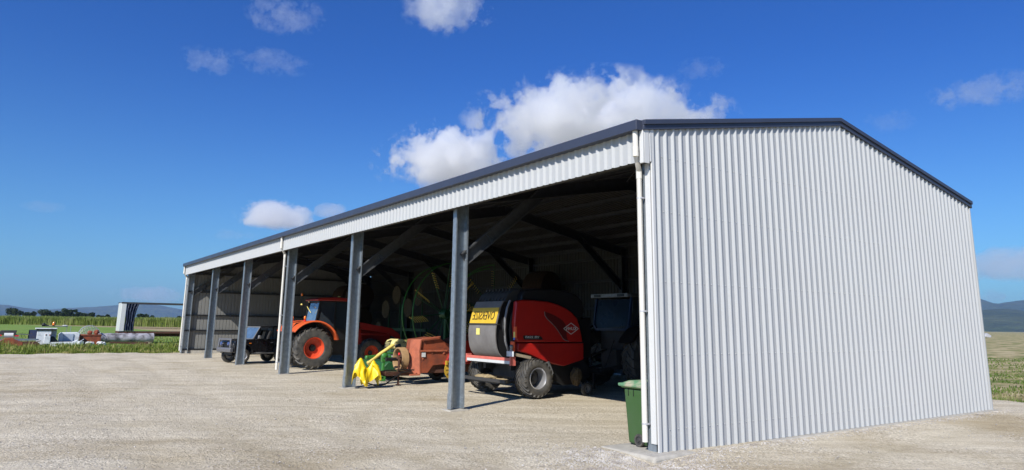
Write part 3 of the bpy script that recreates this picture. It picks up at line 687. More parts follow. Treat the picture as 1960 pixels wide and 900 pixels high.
# ------------------------------------------------------------------ wheels
def wheel(parent, c, r, w_, rimr, rimmat, side=-1, lugs=22, lugh=.04, axis_='y', chev=True, dish=.10, off=None, twist=.55, rimlabel=None, lugw=None, deep=False, hubmat='dgrey'):
    """side: direction (sign on axis) of the outer face"""
    c = Vector(c); off = parent.get('_o', (0,0,0))
    hw = w_/2
    hub = M().lathe([(0, side*(hw*.25)), (rimr*.30, side*(hw*.25)), (rimr*.34, side*(hw*.1)), (rimr*.34, -side*hw*.3)], c, axis_, 20)
    for k in range(8):
        t = 2*PI*k/8; p = Vector((math.cos(t)*rimr*.24, side*hw*.28, math.sin(t)*rimr*.24)); hub.sph(c+p, rimr*.03, 6, 4)
    wo = hub.build('wheel', hubmat, parent, smooth=True)
    tr = r-lugh
    ty = M().lathe([(rimr, -hw*.86), (rimr+.03, -hw*.98), (rimr*.45+tr*.55, -hw*1.06), (tr*.94, -hw*.96), (tr, -hw*.72), (tr*1.01, 0), (tr, hw*.72), (tr*.94, hw*.96), (rimr*.45+tr*.55, hw*1.06), (rimr+.03, hw*.98), (rimr, hw*.86), (rimr-.02, 0)], c, axis_, 48, closed=True)
    for k in range(lugs):
        for sd in (-1, 1):
            t0 = 2*PI*(k+(0 if sd < 0 else .5))/lugs
            if chev:
                # a bar running from near the centre line out to the shoulder and down the sidewall
                pts = []
                for q in range(6):
                    u = q/5; ax_ = sd*hw*(-.03 + 1.03*u); ang = t0 + twist*u*w_/(r*1.2)*1.15
                    rad_ = r - .004 - (r*.055*max(0, u-.7)/.3)
                    pts.append((rad_, ax_, ang))
                pts.append((r*.90, sd*hw*1.06, pts[-1][2]+.01))
                lw = lugw or (2*PI*r/lugs*.17); vs = []
                for rad_, ax_, ang in pts:
                    for (dr_, da) in ((-lugh-.015, -lw*1.25), (0, -lw*.8), (0, lw*.8), (-lugh-.015, lw*1.25)):
                        rr_2 = rad_+dr_; an = ang + da/2/r
                        vs.append(c + Vector((math.cos(an)*rr_2, ax_, math.sin(an)*rr_2)))
                n_ = len(pts); fs = []
                for i in range(n_-1):
                    for j in range(4): a0 = i*4+j; b0 = i*4+(j+1)%4; fs.append((a0, b0, b0+4, a0+4))
                fs += [(0,1,2,3), tuple(range(4*n_-1, 4*n_-5, -1))]
                ty.add(vs, fs)
            else:
                an = t0; p = Vector((math.cos(an)*(r-lugh/2), sd*hw*.45, math.sin(an)*(r-lugh/2)))
                ty.obox(c+p, (lugh*.6, hw*.4, PI*r/lugs*.5), Matrix.Rotation(-an, 3, 'Y'))
    t = ty.build('tyre', 'tyre', wo, off=off, smooth=True)
    s = side; d = dish
    if deep:
        M().lathe([(rimr+.015, s*hw*.88), (rimr-.012, s*hw*.93), (rimr-.03, s*hw*.8), (rimr*.88, s*hw*.6), (rimr*.84, -s*hw*.35)], c, axis_, 40).lathe([(rimr+.01, -s*hw*.85), (rimr*.86, -s*hw*.5)], c, axis_, 40).build('rim', rimmat, wo, off=off, smooth=True)
        M().lathe([(rimr*.84, -s*hw*.34), (rimr*.5, -s*hw*.15), (rimr*.3, -s*hw*.2), (0, -s*hw*.2)], c, axis_, 32).build('rim_disc', 'dgrey', wo, off=off, smooth=True)
        return wo
    rm = M().lathe([(rimr+.015, s*hw*.88), (rimr-.012, s*hw*.92), (rimr-.02, s*hw*.8), (rimr*.90, s*hw*.55), (rimr*.86, s*hw*.1), (rimr*.66, -s*d*.2), (rimr*.55, s*d*.25), (rimr*.30, s*d*.3), (rimr*.28, s*d*.1), (0, s*d*.1)], c, axis_, 40)
    rm.lathe([(rimr+.01, -s*hw*.85), (rimr*.86, -s*hw*.5), (rimr*.86, s*hw*.1)], c, axis_, 40)
    rm.build('rim', rimmat, wo, off=off, smooth=True, label=rimlabel)
    return wo

# ------------------------------------------------------------------ round baler
bl = thing('round_baler', 'red round hay baler with a grey belly tailgate and yellow OVERSIZE sign', 'baler', (3.6, 8.9, 0))
upper = [(2.86,2.60),(3.06,2.645),(3.5,2.645),(3.99,2.62),(4.35,2.55),(4.65,2.45),(4.90,2.32),(5.08,2.16),(5.17,1.95),(5.23,1.75),(5.29,1.475),(2.92,1.475),(2.84,1.60),(2.80,2.0)]
lower = [(2.92,1.455),(5.31,1.455),(5.31,.97),(4.56,.80),(4.2,.86),(3.75,.98),(3.2,1.18),(2.9,1.24)]
for y0, y1 in ((7.90, 8.06), (9.74, 9.90)):
    M().prism(upper, y0, y1).build('side_panel', 'red', bl, bevel=.035, seg=3)
    M().prism(lower, y0-.015 if y0 < 9 else y0, y1 if y0 < 9 else y1+.015).build('lower_side_panel', 'red', bl, bevel=.03, seg=3)
# panel graphics
sp = M(); n_ = 14
cv = [(3.84,2.33),(3.86,2.22),(3.95,2.12),(4.08,2.03),(4.22,1.92),(4.34,1.80),(4.44,1.68),(4.52,1.58),(4.62,1.52),(4.74,1.50)]
up = [(3.84,2.33),(4.0,2.30),(4.25,2.22),(4.5,2.10),(4.62,1.98),(4.66,1.85),(4.66,1.72),(4.67,1.62),(4.70,1.56),(4.74,1.50)]
sp.add([(x, 7.896, z) for x, z in cv] + [(x, 7.896, z) for x, z in up], [(i, i+1, n_-4+i+1, n_-4+i) for i in range(len(cv)-1)])
sp.build('swoosh_decal', mat('dark_maroon_decal', (.10, .008, .008), .4), bl, fixn=False)
mm = M()
for i in range(len(cv)-1): mm.bar((cv[i][0], 7.892, cv[i][1]), (cv[i+1][0], 7.892, cv[i+1][1]), .022, .006, (0,1,0))
mm.build('silver_pinstripe', 'grey', bl)
dm = M(); dc = [(4.55,1.86),(4.83,2.02),(5.11,1.86),(4.83,1.70)]
for i in range(4):
    a = dc[i]; b2 = dc[(i+1)%4]; dm.bar((a[0], 7.892, a[1]), (b2[0], 7.892, b2[1]), .018, .006, (0,1,0))
dm.build('diamond_emblem', 'reflw', bl)
text('KUHN', bl, 'reflw', (5.02, 7.894, 1.815), (-1,0,0), (0,0,1), .38, .095, bold=.012)
M().prism([(3.10,1.66),(3.66,1.66),(3.74,1.62),(3.80,1.545),(3.14,1.545),(3.10,1.60)], 7.890, 7.898).build('model_badge', 'black', bl)
text('VB 2265', bl, 'reflw', (3.66, 7.888, 1.595), (-1,0,0), (0,0,1), .50, .052, .003, bold=.01)
M().box(3.17, 3.65, 7.885, 7.889, 1.570, 1.580).build('badge_stripe', 'grey', bl)
# black top hood
hood = [(3.08,2.62),(3.12,2.78),(3.24,2.93),(3.6,2.975),(4.2,2.99),(4.7,2.97),(5.1,2.88),(5.38,2.68),(5.46,2.35),(5.3,2.1),(5.0,2.1),(4.7,2.4),(4.2,2.58),(3.5,2.62)]
M().prism(hood, 8.0, 9.8).build('top_hood', 'black', bl, bevel=.05, seg=3)
body = [(2.95,1.25),(3.0,2.6),(4.2,2.55),(4.9,2.2),(5.25,1.6),(5.25,1.0),(4.5,.85),(3.3,1.1)]
M().prism(body, 8.07, 9.73).build('bale_chamber', 'black', bl)
# tailgate
tgp = [(2.62,2.60),(2.53,2.43),(2.46,2.20),(2.41,2.0),(2.375,1.82),(2.37,1.65),(2.385,1.48),(2.42,1.32),(2.48,1.19),(2.56,1.10),(2.64,1.05)]
tin = [(x+.05+.02, z) for x, z in reversed(tgp)]
tgl = tgp + [(2.9,1.05),(3.0,1.3),(3.0,2.6)]
tg = M().prism(tgl, 8.27, 9.55).build('tailgate_core', 'black', bl, bevel=.01)
pl = [(x-.0, z) for x, z in tgp]
sk = M(); n_ = len(pl)
vs = [(x-.012, 8.2, z) for x, z in pl] + [(x-.012, 9.6, z) for x, z in pl] + [(x+.02, 8.2, z) for x, z in pl] + [(x+.02, 9.6, z) for x, z in pl]
fs = []
for i in range(n_-1): fs += [(i, i+1, n_+i+1, n_+i), (2*n_+i, 3*n_+i, 3*n_+i+1, 2*n_+i+1), (i, 2*n_+i, 2*n_+i+1, i+1), (n_+i, n_+i+1, 3*n_+i+1, 3*n_+i)]
fs += [(0, n_, 3*n_, 2*n_), (n_-1, 3*n_-1, 4*n_-1, 2*n_-1)]
sk.add(vs, fs); tgo = sk.build('tailgate', 'tailgate', bl, smooth=True)
M().add([(2.505,8.22,2.42),(2.505,9.58,2.42),(2.385,9.58,1.98),(2.385,8.22,1.98),(2.49,8.22,2.42),(2.49,9.58,2.42),(2.37,9.58,1.98),(2.37,8.22,1.98)],
        [(0,1,2,3),(7,6,5,4),(0,4,5,1),(1,5,6,2),(2,6,7,3),(3,7,4,0)]).build('oversize_sign', 'yellow', bl, bevel=.004)
vd = Vector((.12, 0, .44)).normalized()
text('OVERSIZE', bl, 'black', (2.388, 8.34, 2.085), (0,1,0), vd, 1.12, .235, .006, bold=-.010)
M().box(2.36, 2.50, 8.19, 9.61, 1.945, 1.965).build('tailgate_seam', 'dgrey', bl)
M().box(2.345, 2.352, 8.98, 9.16, 1.66, 1.84).build('yellow_sticker', 'lemon', bl)
tl = M()
for yy in (8.13, 9.67):
    tl.tube([(2.80,yy,2.62),(2.70,yy,2.40),(2.64,yy,2.1),(2.62,yy,1.8),(2.66,yy,1.5),(2.76,yy,1.25),(2.86,yy,1.12)], .035, 8)
tl.build('tailgate_arm', 'grey', bl, smooth=True)
mm = M()
for yy in (8.06, 9.70):
    mm.prism([(2.98,2.55),(2.80,2.2),(2.74,1.8),(2.80,1.4),(2.95,1.15),(3.2,1.15),(3.2,2.6)], yy, yy+.03)
mm.build('side_guard', 'dgrey', bl)
hs_ = M()
for k in range(4): hs_.tube([(2.62,8.16,2.15-.03*k),(2.55,8.12,1.95-.03*k),(2.60,8.12,1.75-.03*k),(2.72,8.16,1.6)], .012, 6)
hs_.build('hydraulic_hose', 'black', bl, smooth=True)
rc = M().prism([(2.66,2.58),(2.78,2.80),(3.0,2.93),(3.22,2.95),(3.22,2.6)], 8.22, 9.62)
for k in range(8): rc.box(2.9, 3.2, 8.3+.17*k, 8.34+.17*k, 2.9, 2.975); rc.bar((2.66,8.32+.17*k,2.62),(2.95,8.32+.17*k,2.93), .04, .04)
rc.build('ribbed_top_cover', 'dgrey', bl, bevel=.008)
# bumper, lights, plate
M().box(2.58, 2.64, 7.78, 10.02, .98, 1.06).build('bumper_board', 'pink', bl, bevel=.006)
M().box(2.575, 2.635, 7.80, 10.0, .90, .978).build('reflector_strip', 'reflw', bl)
M().box(2.57, 2.74, 7.74, 7.79, .86, 1.10).box(2.57, 2.74, 10.01, 10.06, .86, 1.10).build('bumper_end', 'pink', bl)
M().box(2.66, 2.95, 7.9, 9.9, .86, .98).box(2.9, 5.2, 8.2, 8.32, .70, .86).box(2.9, 5.2, 9.48, 9.6, .70, .86).build('chassis', 'dgrey', bl)
M().box(2.60, 2.62, 7.66, 7.98, 1.10, 1.24).build('number_plate', 'wpaint', bl, bevel=.004)
lp = M().sph((2.62,7.78,1.36), (.05,.05,.06), 10, 7).add([(2.60,7.70,1.25),(2.66,7.90,1.25),(2.60,7.86,1.25),(2.63,7.8,1.36)], [(0,1,3),(1,2,3),(2,0,3)]).tube([(2.62,7.80,1.25),(2.62,7.79,1.36)], .035, 8)
lp.build('work_lamp', 'grey', bl, smooth=True)
M().box(2.80, 2.86, 7.86, 7.95, 1.60, 1.90).build('marker_strip', 'hivis', bl, bevel=.006)
M().box(2.795, 2.80, 7.865, 7.945, 1.60, 1.76).build('yellow_marker', 'lemon', bl)
M().box(2.793, 2.797, 7.865, 7.945, 1.54, 1.60).build('blue_marker', 'blue', bl)
M().box(2.72, 2.78, 7.83, 7.98, 1.22, 1.50).build('tail_reflector', 'hivis', bl, bevel=.01)
M().add([(2.75,7.85,1.20),(3.25,7.72,1.10),(3.30,7.98,1.10),(2.80,8.05,1.20),(2.75,7.85,1.12),(3.25,7.72,1.02),(3.30,7.98,1.02),(2.80,8.05,1.12)],
        [(0,1,2,3),(7,6,5,4),(0,4,5,1),(1,5,6,2),(2,6,7,3),(3,7,4,0)]).build('mud_guard', 'wood', bl)
# rear platform with straw
M().box(2.36, 2.42, 7.7, 10.1, .40, .49).box(2.42, 2.9, 8.0, 8.06, .42, .47).box(2.42, 2.9, 9.7, 9.76, .42, .47).build('rear_bar', 'dgrey', bl, bevel=.006)
M().box(2.42, 3.0, 8.1, 9.65, .36, .40).build('rear_platform', 'dgrey', bl)
def tuft(c, r, n, L_, m='straw', parent=bl, name='straw'):
    mm = M(); mm.sph(c, r, 14, 8, .35)
    for i in range(n):
        d = Vector((R.gauss(0,1), R.gauss(0,1), R.gauss(0,.7))).normalized(); p = Vector(c) + Vector((d.x*r[0], d.y*r[1], d.z*r[2]))
        q = p + Vector((R.gauss(0,1), R.gauss(0,1), R.gauss(0,.35))).normalized()*L_*R.random()*.7
        s = Vector((R.random()-.5, R.random()-.5, .3)).normalized()*.0025; mm.add([p-s, p+s, q+s, q-s], [(0,1,2,3)])
    return mm.build(name, m, parent, fixn=False)
tuft((2.72, 9.2, .45), (.2, .55, .09), 260, .18)
tuft((2.8, 8.5, .42), (.15, .3, .05), 120, .15)
wheel(bl, (3.33, 7.72, .52), .53, .50, .285, 'silver', -1, 22, .038, twist=.8, deep=True)
wheel(bl, (3.33, 10.1, .52), .53, .50, .285, 'silver', 1, 22, .038, twist=.8, deep=True)
M().tube([(3.33,7.9,.5),(3.33,10.0,.5)], .06, 10).box(3.25, 3.42, 8.2, 9.6, .5, .8).build('axle', 'dgrey', bl)
M().prism([(3.75,.86),(4.0,.95),(4.15,.62),(4.05,.5)], 7.86, 7.9).build('stone_guard', 'grey', bl)
M().prism([(3.9,.9),(5.4,.98),(5.7,.6),(5.4,.28),(4.6,.25),(4.1,.5)], 8.0, 9.8).build('pickup_unit', 'black', bl)
for yy in (7.7,):
    wheel(bl, (5.1, 7.55, .17), .175, .10, .09, 'grey', -1, 10, .006, chev=False, dish=.02)
M().bar((5.1,7.62,.17),(5.0,7.9,.6), .04, .04).build('gauge_wheel_arm', 'dgrey', bl)
tuft((4.95, 7.82, .50), (.17, .14, .25), 420, .09, 'clump')
M().bar((5.2,8.7,.75),(7.1,8.85,.5), .12, .16).bar((5.2,9.1,.75),(7.1,8.95,.5), .12, .16).build('drawbar', 'dgrey', bl)
M().bar((6.6,8.9,.5),(6.6,8.9,0.0), .08, .08).build('parking_stand', 'dgrey', bl)
tw = M()
tw.box(5.3, 5.9, 8.2, 9.6, 1.0, 2.2); tw.build('twine_box', 'black', bl, bevel=.05)

# ------------------------------------------------------------------ wheelie bin
bn = thing('wheelie_bin', 'green wheelie bin with a faded lid beside the near shed corner', 'bin', (.36, .55, .005))
def taper(m_, b0, b1, z0, z1):
    (x0,x1,y0,y1), (a0,a1,c0,c1) = b0, b1
    return m_.add([(x0,y0,z0),(x1,y0,z0),(x1,y1,z0),(x0,y1,z0),(a0,c0,z1),(a1,c0,z1),(a1,c1,z1),(a0,c1,z1)], [(0,3,2,1),(4,5,6,7),(0,1,5,4),(1,2,6,5),(2,3,7,6),(3,0,4,7)])
taper(M(), (.125, .61, .30, .79), (.085, .655, .21, .845), .025, .93).build('bin_body', 'bin', bn, bevel=.045, seg=4)
taper(M(), (.055, .685, .19, .87), (.05, .69, .185, .875), .925, .955).build('bin_rim', 'bin', bn, bevel=.012)
mm = M()
for yy in (.60, .72): mm.box(.082, .10, yy, yy+.012, .80, .93)
mm.build('rim_rib', 'black', bn)
lid = M(); taper(lid, (.045, .695, .16, .93), (.04, .70, .14, .94), .945, 1.0)
taper(lid, (.07, .67, .16, .88), (.14, .6, .22, .78), 1.0, 1.045); lid.build('bin_lid', 'binlid', bn, bevel=.016, seg=3)
M().tube([(.08,.13,.98),(.66,.13,.98)], .018, 10).box(.1,.14,.13,.2,.95,.99).box(.58,.62,.13,.2,.95,.99).build('handle', 'bin', bn, smooth=True)
for xx, s_ in ((.10, -1), (.64, 1)):
    c = (xx, .50, .108)
    wo = M().lathe([(0, s_*.032), (.022, s_*.034), (.03, s_*.018), (.058, s_*.012), (.062, s_*.026), (.072, s_*.026), (.072, -s_*.02)], c, 'x', 24).build('wheel', 'dgrey', bn, smooth=True)
    M().lathe([(.070, -.026), (.095, -.028), (.102, -.012), (.102, .012), (.095, .028), (.070, .026)], c, 'x', 28, closed=True).build('tyre', 'tyre', wo, off=bn['_o'], smooth=True)

# ------------------------------------------------------------------ orange tractor
tr = thing('orange_tractor', 'orange tractor with front loader parked behind the third and fourth columns', 'tractor', (3.2, 22.5, 0))
wheel(tr, (1.97, 21.55, .87), .87, .50, .44, 'rimorange', -1, 20, .06, dish=-.02, hubmat='black')
wheel(tr, (1.97, 23.45, .87), .87, .50, .44, 'rimorange', 1, 20, .06, dish=-.02, hubmat='black')
wheel(tr, (4.65, 21.65, .63), .63, .40, .32, 'rimorange', -1, 19, .04, dish=.0)
wheel(tr, (4.65, 23.35, .63), .63, .40, .32, 'rimorange', 1, 19, .04, dish=.0)
def arcfender(y0, y1, inner):
    mm = M(); vs = []; n_ = 18
    for i in range(n_+1):
        t = rad(18 + (143-18)*i/n_); ro = 1.06 + .02*math.sin(t); 
        for (rr2, yy) in ((ro, y0), (ro+.045, y0+.02), (ro+.045, y1), (ro-.01, y1), (ro-.03, y0+.03)):
            vs.append((1.97+rr2*math.cos(t)*1.02, yy, .87+rr2*math.sin(t)*1.02))
    fs = []
    for i in range(n_):
        for j in range(5): a0 = i*5+j; b0 = i*5+(j+1)%5; fs.append((a0, b0, b0+5, a0+5))
    fs += [(0,1,2,3,4), tuple(range(5*n_+4, 5*n_-1, -1))]
    return mm.add(vs, fs)
arcfender(21.30, 22.0, 0).build('fender', 'orange', tr, smooth=True)
f2 = arcfender(-23.70, -23.0, 0); f2.v = [(x, -y, z) for x, y, z in f2.v]; f2.build('fender', 'orange', tr, smooth=True)
cf = M()
for yy in (21.98, 22.98): cf.prism([(1.2,1.15),(1.1,1.6),(1.35,1.9),(1.8,1.98),(2.4,1.95),(2.9,1.6),(3.0,1.1)], yy, yy+.04)
cf.build('fender_side', 'black', tr)
M().prism([(1.5,1.5),(1.25,1.75),(1.45,1.9),(2.15,2.0),(2.15,1.5)], 22.0, 23.0).build('rear_deck', 'orange', tr, bevel=.04)
M().box(1.5, 5.4, 22.2, 22.8, .55, 1.2).box(1.3, 2.4, 22.25, 22.75, .5, 1.4).tube([(1.97,21.7,.87),(1.97,23.3,.87)], .13, 12).tube([(4.65,21.8,.63),(4.65,23.2,.63)], .09, 10).build('transmission', 'dgrey', tr)
lk = M()
for yy in (22.15, 22.85): lk.bar((1.5,yy,.75),(.85,yy,.6), .05, .07).bar((1.35,yy,1.45),(1.0,yy,.68), .035, .035)
lk.bar((1.4,22.5,1.15),(.95,22.5,1.0), .05, .05).build('rear_linkage', 'dgrey', tr)
# cab
cb = M()
ps = [((2.12,1.95),(2.28,2.86)), ((3.85,1.5),(3.72,2.86)), ((2.95,1.6),(2.98,2.86))]
for yy in (21.78, 23.16):
    for (a, b2) in ps: cb.bar((a[0],yy,a[1]),(b2[0],yy,b2[1]), .07, .06)
for z in (1.95,): cb.bar((2.12,21.78,z),(2.12,23.16,z), .06, .06)
cb.bar((2.28,21.78,2.84),(2.28,23.16,2.84), .06, .06)
cab = cb.build('cab_frame', 'black', tr)
M().add([(2.13,21.86,1.98),(2.13,23.08,1.98),(2.19,23.08,2.35),(2.28,22.98,2.80),(2.28,21.96,2.80),(2.19,21.86,2.35)], [(0,1,2,3,4,5)]).build('rear_window', 'ltglass', tr)
M().add([(2.2,21.80,1.95),(3.8,21.80,1.55),(3.7,21.80,2.82),(2.3,21.80,2.82)], [(0,1,2,3)]).build('side_window', 'glass', tr)
M().add([(2.2,23.14,1.95),(3.8,23.14,1.55),(3.7,23.14,2.82),(2.3,23.14,2.82)], [(0,1,2,3)]).build('side_window', 'glass', tr)
M().add([(3.84,21.8,1.5),(3.84,23.14,1.5),(3.74,23.14,2.82),(3.74,21.8,2.82)], [(0,1,2,3)]).build('front_window', 'glass', tr)
M().box(2.2, 3.8, 21.82, 23.12, 1.2, 1.93).build('cab_floor', 'black', tr)
rf = M().prism([(2.12,2.87),(2.10,2.93),(2.25,3.0),(3.0,3.04),(3.75,3.0),(3.98,2.93),(3.95,2.87)], 21.66, 23.28).build('cab_roof', 'redorange', tr, bevel=.03)
M().box(2.18, 3.9, 21.7, 23.24, 2.82, 2.868).build('headliner', 'black', tr)
M().box(2.55,3.0,22.2,22.75,1.9,2.0).prism([(2.50,1.95),(2.42,2.6),(2.52,2.62),(2.62,1.95)], 22.25, 22.7).build('seat', 'interior', tr, bevel=.03)
mm = M().lathe([(.045,0),(.05,.03),(.05,.09),(.03,.12),(0,.125)], (1.97,23.35,3.10), 'z', 12); be = mm.build('beacon', 'amber', tr, smooth=True)
M().tube([(1.97,23.35,3.12),(1.97,23.35,2.75),(2.15,23.2,2.72)], .012, 6).build('beacon_post', 'black', be, off=tr['_o'])
wl = M().sph((1.95,23.25,2.72), (.05,.06,.04), 8, 6).sph((2.10,22.75,2.83), (.03,.07,.03), 8, 6).sph((3.1,21.75,3.06), (.07,.03,.025), 8, 5)
wl.build('work_lamp', 'lemon', tr, smooth=True)
for yy in (21.72, 23.35):
    M().sph((1.62,yy,2.13), (.05,.05,.075), 10, 7).build('indicator', 'amber', tr, smooth=True)
    M().lathe([(0,0),(.045,0),(.05,.08),(0,.085)], (1.62,yy,1.97), 'z', 10).build('tail_lamp', 'redlens', tr, smooth=True)
M().sph((1.02,23.1,1.78), (.05,.1,.09), 8, 6).build('reverse_lamp', 'silver', tr, smooth=True)
M().bar((1.98,22.6,2.62),(2.10,22.4,2.35), .02, .02).build('wiper', 'lemon', tr)
M().prism([(3.85,1.15),(3.85,1.95),(4.4,1.93),(5.3,1.82),(5.75,1.68),(5.85,1.3),(5.8,.95),(4.6,1.0)], 22.12, 22.88).build('bonnet', 'redorange', tr, bevel=.07, seg=3)
M().box(5.84, 5.88, 22.2, 22.8, 1.0, 1.6).build('grille', 'black', tr)
M().box(4.3, 5.2, 22.11, 22.118, 1.62, 1.72).build('bonnet_decal', 'black', tr)
M().tube([(4.2,21.95,1.4),(4.2,21.95,2.75)], .05, 10).build('exhaust', 'dgrey', tr, smooth=True)
for yy in (21.72, 23.2):
    la = M()
    la.prism([(3.75,1.9),(4.05,1.98),(4.8,1.86),(5.7,1.72),(6.1,1.45),(6.35,.85),(6.2,.8),(5.9,1.3),(5.5,1.5),(4.6,1.62),(3.75,1.7)], yy, yy+.10)
    la.bar((4.1,yy+.05,1.45),(5.8,yy+.05,1.42), .07, .07).prism([(3.9,1.0),(3.9,1.95),(4.15,1.95),(4.3,1.0)], yy, yy+.10)
    la.build('loader_arm', 'redorange', tr, bevel=.01)
M().prism([(6.25,.95),(6.9,.9),(6.95,.25),(7.3,.12),(6.4,.1),(6.2,.4)], 21.4, 23.6).build('loader_bucket', 'redorange', tr)

# ------------------------------------------------------------------ black off-roader (local coordinates, +x = forward)
jp = thing('off_road_car', 'small black soft-top off-road car with alloy bull bar parked near the far wall', 'car', (1.26, 27.52, 0), rad(194), local=True)
bd = M().prism([(1.55,.50),(1.60,.72),(1.58,1.02),(1.15,1.08),(.52,1.12),(-1.62,1.12),(-1.66,.55),(-1.42,.5),(-1.38,.70),(-1.22,.88),(-.82,.88),(-.65,.70),(-.60,.46),(.58,.46),(.63,.70),(.80,.88),(1.20,.88),(1.36,.70),(1.40,.5)], -.68, .68)
bd.build('body', 'blackpaint', jp, bevel=.03, seg=3)
M().prism([(.55,1.09),(1.15,1.06),(1.56,1.00),(1.57,.96),(.55,1.0)], -.56, .56).build('bonnet', 'blackpaint', jp, bevel=.05, seg=3)
fl = M()
for s_ in (-1, 1):
    for cx in (1.0, -1.02):
        n_ = 10; vs = []
        for i in range(n_+1):
            t = PI*(.02+.96*i/n_)
            for rr2, yy in ((.43,.66),(.47,.66),(.45,.80),(.42,.80)): vs.append((cx+rr2*math.cos(t)*1.05, s_*yy, .42+rr2*math.sin(t)*1.1))
        fs = []
        for i in range(n_):
            for j in range(4): a0 = i*4+j; b0 = i*4+(j+1)%4; fs.append((a0,b0,b0+4,a0+4))
        fl.add(vs, fs + [(0,1,2,3), tuple(range(4*n_+3, 4*n_-1, -1))])
fl.build('wheel_arch_flare', 'black', jp, smooth=True)
M().box(-.55, .55, .66, .76, .42, .50).box(-.55, .55, -.76, -.66, .42, .50).build('side_step', 'grey', jp, bevel=.01)
M().box(-1.6, 1.5, -.35, .35, .38, .5).tube([(1.0,-.6,.34),(1.0,.6,.34)], .05, 8).tube([(-1.02,-.6,.34),(-1.02,.6,.34)], .05, 8).build('chassis', 'black', jp)
for cx in (1.0, -1.02):
    for s_ in (-1, 1): wheel(jp, (cx, s_*.63, .34), .345, .20, .20, 'silver', s_, 26, .012, chev=False, dish=.0)
ws = M()
P0_, P1_ = (.52,1.12), (.16,1.68)
for s_ in (-1, 1): ws.bar((P0_[0],s_*.63,P0_[1]),(P1_[0],s_*.59,P1_[1]), .05, .05)
ws.bar((P0_[0],-.63,P0_[1]),(P0_[0],.63,P0_[1]), .05, .05).bar((P1_[0],-.60,P1_[1]),(P1_[0],.60,P1_[1]), .05, .05)
wf = ws.build('windscreen_frame', 'grey', jp)
M().add([(.51,-.60,1.14),(.51,.60,1.14),(.17,.57,1.66),(.17,-.57,1.66)], [(0,1,2,3)]).build('windscreen', 'ltglass', jp)
M().prism([(.18,1.66),(.16,1.72),(-.6,1.75),(-1.35,1.73),(-1.58,1.68),(-1.6,1.62),(-1.3,1.66)], -.60, .60).build('soft_top_roof', 'black', jp, bevel=.02)
M().prism([(-.95,1.10),(-.98,1.66),(-1.56,1.66),(-1.62,1.10)], -.61, .61).build('rear_canopy', 'black', jp, bevel=.02)
dr_ = M()
for s_ in (-1, 1):
    dr_.bar((.14,s_*.60,1.68),(-.95,s_*.60,1.70), .04, .05).bar((.46,s_*.64,1.14),(.16,s_*.60,1.66), .03, .04).bar((-.5,s_*.64,1.12),(-.52,s_*.60,1.68), .04, .05)
dr_.build('door_frame', 'black', jp)
M().box(-.35,.1,.2,.6,.95,1.1).prism([(-.35,1.0),(-.48,1.5),(-.36,1.52),(-.22,1.0)], .2, .58).prism([(-.35,1.0),(-.48,1.5),(-.36,1.52),(-.22,1.0)], -.58, -.2).build('seat', 'interior', jp, bevel=.03)
M().sph((-.62,.35,1.45), (.07,.08,.12), 8, 6).sph((-.60,.38,1.25), (.10,.12,.08), 8, 6).build('headrest', 'grey', jp, smooth=True)
M().box(-.62,-.60,.684,.690,.50,1.10).box(.30,.31,.684,.690,.50,1.10).build('door_seam', 'black', jp)
M().box(-.50,-.38,.69,.71,.93,.97).build('door_handle', 'grey', jp)
M().box(.62,.72,.685,.70,.90,.94).build('side_indicator', 'amber', jp)
M().box(.20,.32,.70,.80,1.14,1.28).bar((.3,.64,1.15),(.26,.74,1.18), .02,.02).build('door_mirror', 'silver', jp, bevel=.02)
gr = M().box(1.575, 1.60, -.42, .42, .74, .98).build('grille', 'black', jp)
for s_ in (-1, 1): M().lathe([(0,.03),(.07,.025),(.085,0)], (1.6,s_*.5,.86), 'x', 16).build('headlight', 'chrome', jp, smooth=True)
bb = M().prism([(1.66,.50),(1.90,.52),(1.93,.66),(1.88,.72),(1.64,.72)], -.66, .66)
for s_ in (-1, 1):
    bb.bar((1.84,s_*.56,.70),(1.80,s_*.54,1.08), .10, .12)
    pass
bb.bar((1.80,-.60,1.10),(1.80,.60,1.10), .10, .09)
bb.build('bull_bar', 'chrome', jp, bevel=.02)
for s_ in (-1, 1): M().lathe([(0,.07),(.07,.06),(.09,0),(.06,-.06),(0,-.07)], (1.80,s_*.34,.90), 'x', 16).build('driving_lamp', 'bluelens', jp, smooth=True)

for o in jp.children:
    if o.name.split('.')[0] != 'wheel':
        for v in o.data.vertices:
            if v.co.x > 1.2: v.co.x = 1.2 + (v.co.x-1.2)*.62
# ------------------------------------------------------------------ rusty orange square baler
sq = thing('square_baler', 'old rusty orange square baler with a tan flywheel standing behind the second column', 'baler', (3.4, 13.7, 0))
M().prism([(2.62,1.06),(2.66,1.42),(3.30,1.50),(3.75,1.24),(3.75,1.06)], 13.05, 14.1).build('upper_hopper', 'rust', sq, bevel=.01)
M().prism([(2.62,.34),(2.62,1.055),(3.75,1.055),(3.72,.62),(3.1,.58),(2.9,.34)], 13.0, 14.1).build('lower_housing', 'rust', sq, bevel=.01)
ff = M()
ff.add([(2.60,12.98,.32),(2.56,12.98,1.06),(2.60,12.98,1.44),(2.46,13.45,1.42),(2.42,13.45,1.04),(2.26,13.45,.33)], [(0,1,2,3,4,5)])
ff.add([(2.63,12.98,.32),(2.59,12.98,1.06),(2.63,12.98,1.44),(2.49,13.45,1.42),(2.45,13.45,1.04),(2.29,13.45,.33)], [(5,4,3,2,1,0)])
ff.box(2.25,2.62,12.97,13.4,.27,.32)
ff.build('front_shield', 'rustlight', sq)
M().bar((2.6,12.97,1.06),(3.6,12.97,1.06), .05, .05).bar((2.64,12.97,1.45),(3.32,12.97,1.52), .05, .04).build('trim_rail', 'rustlight', sq)
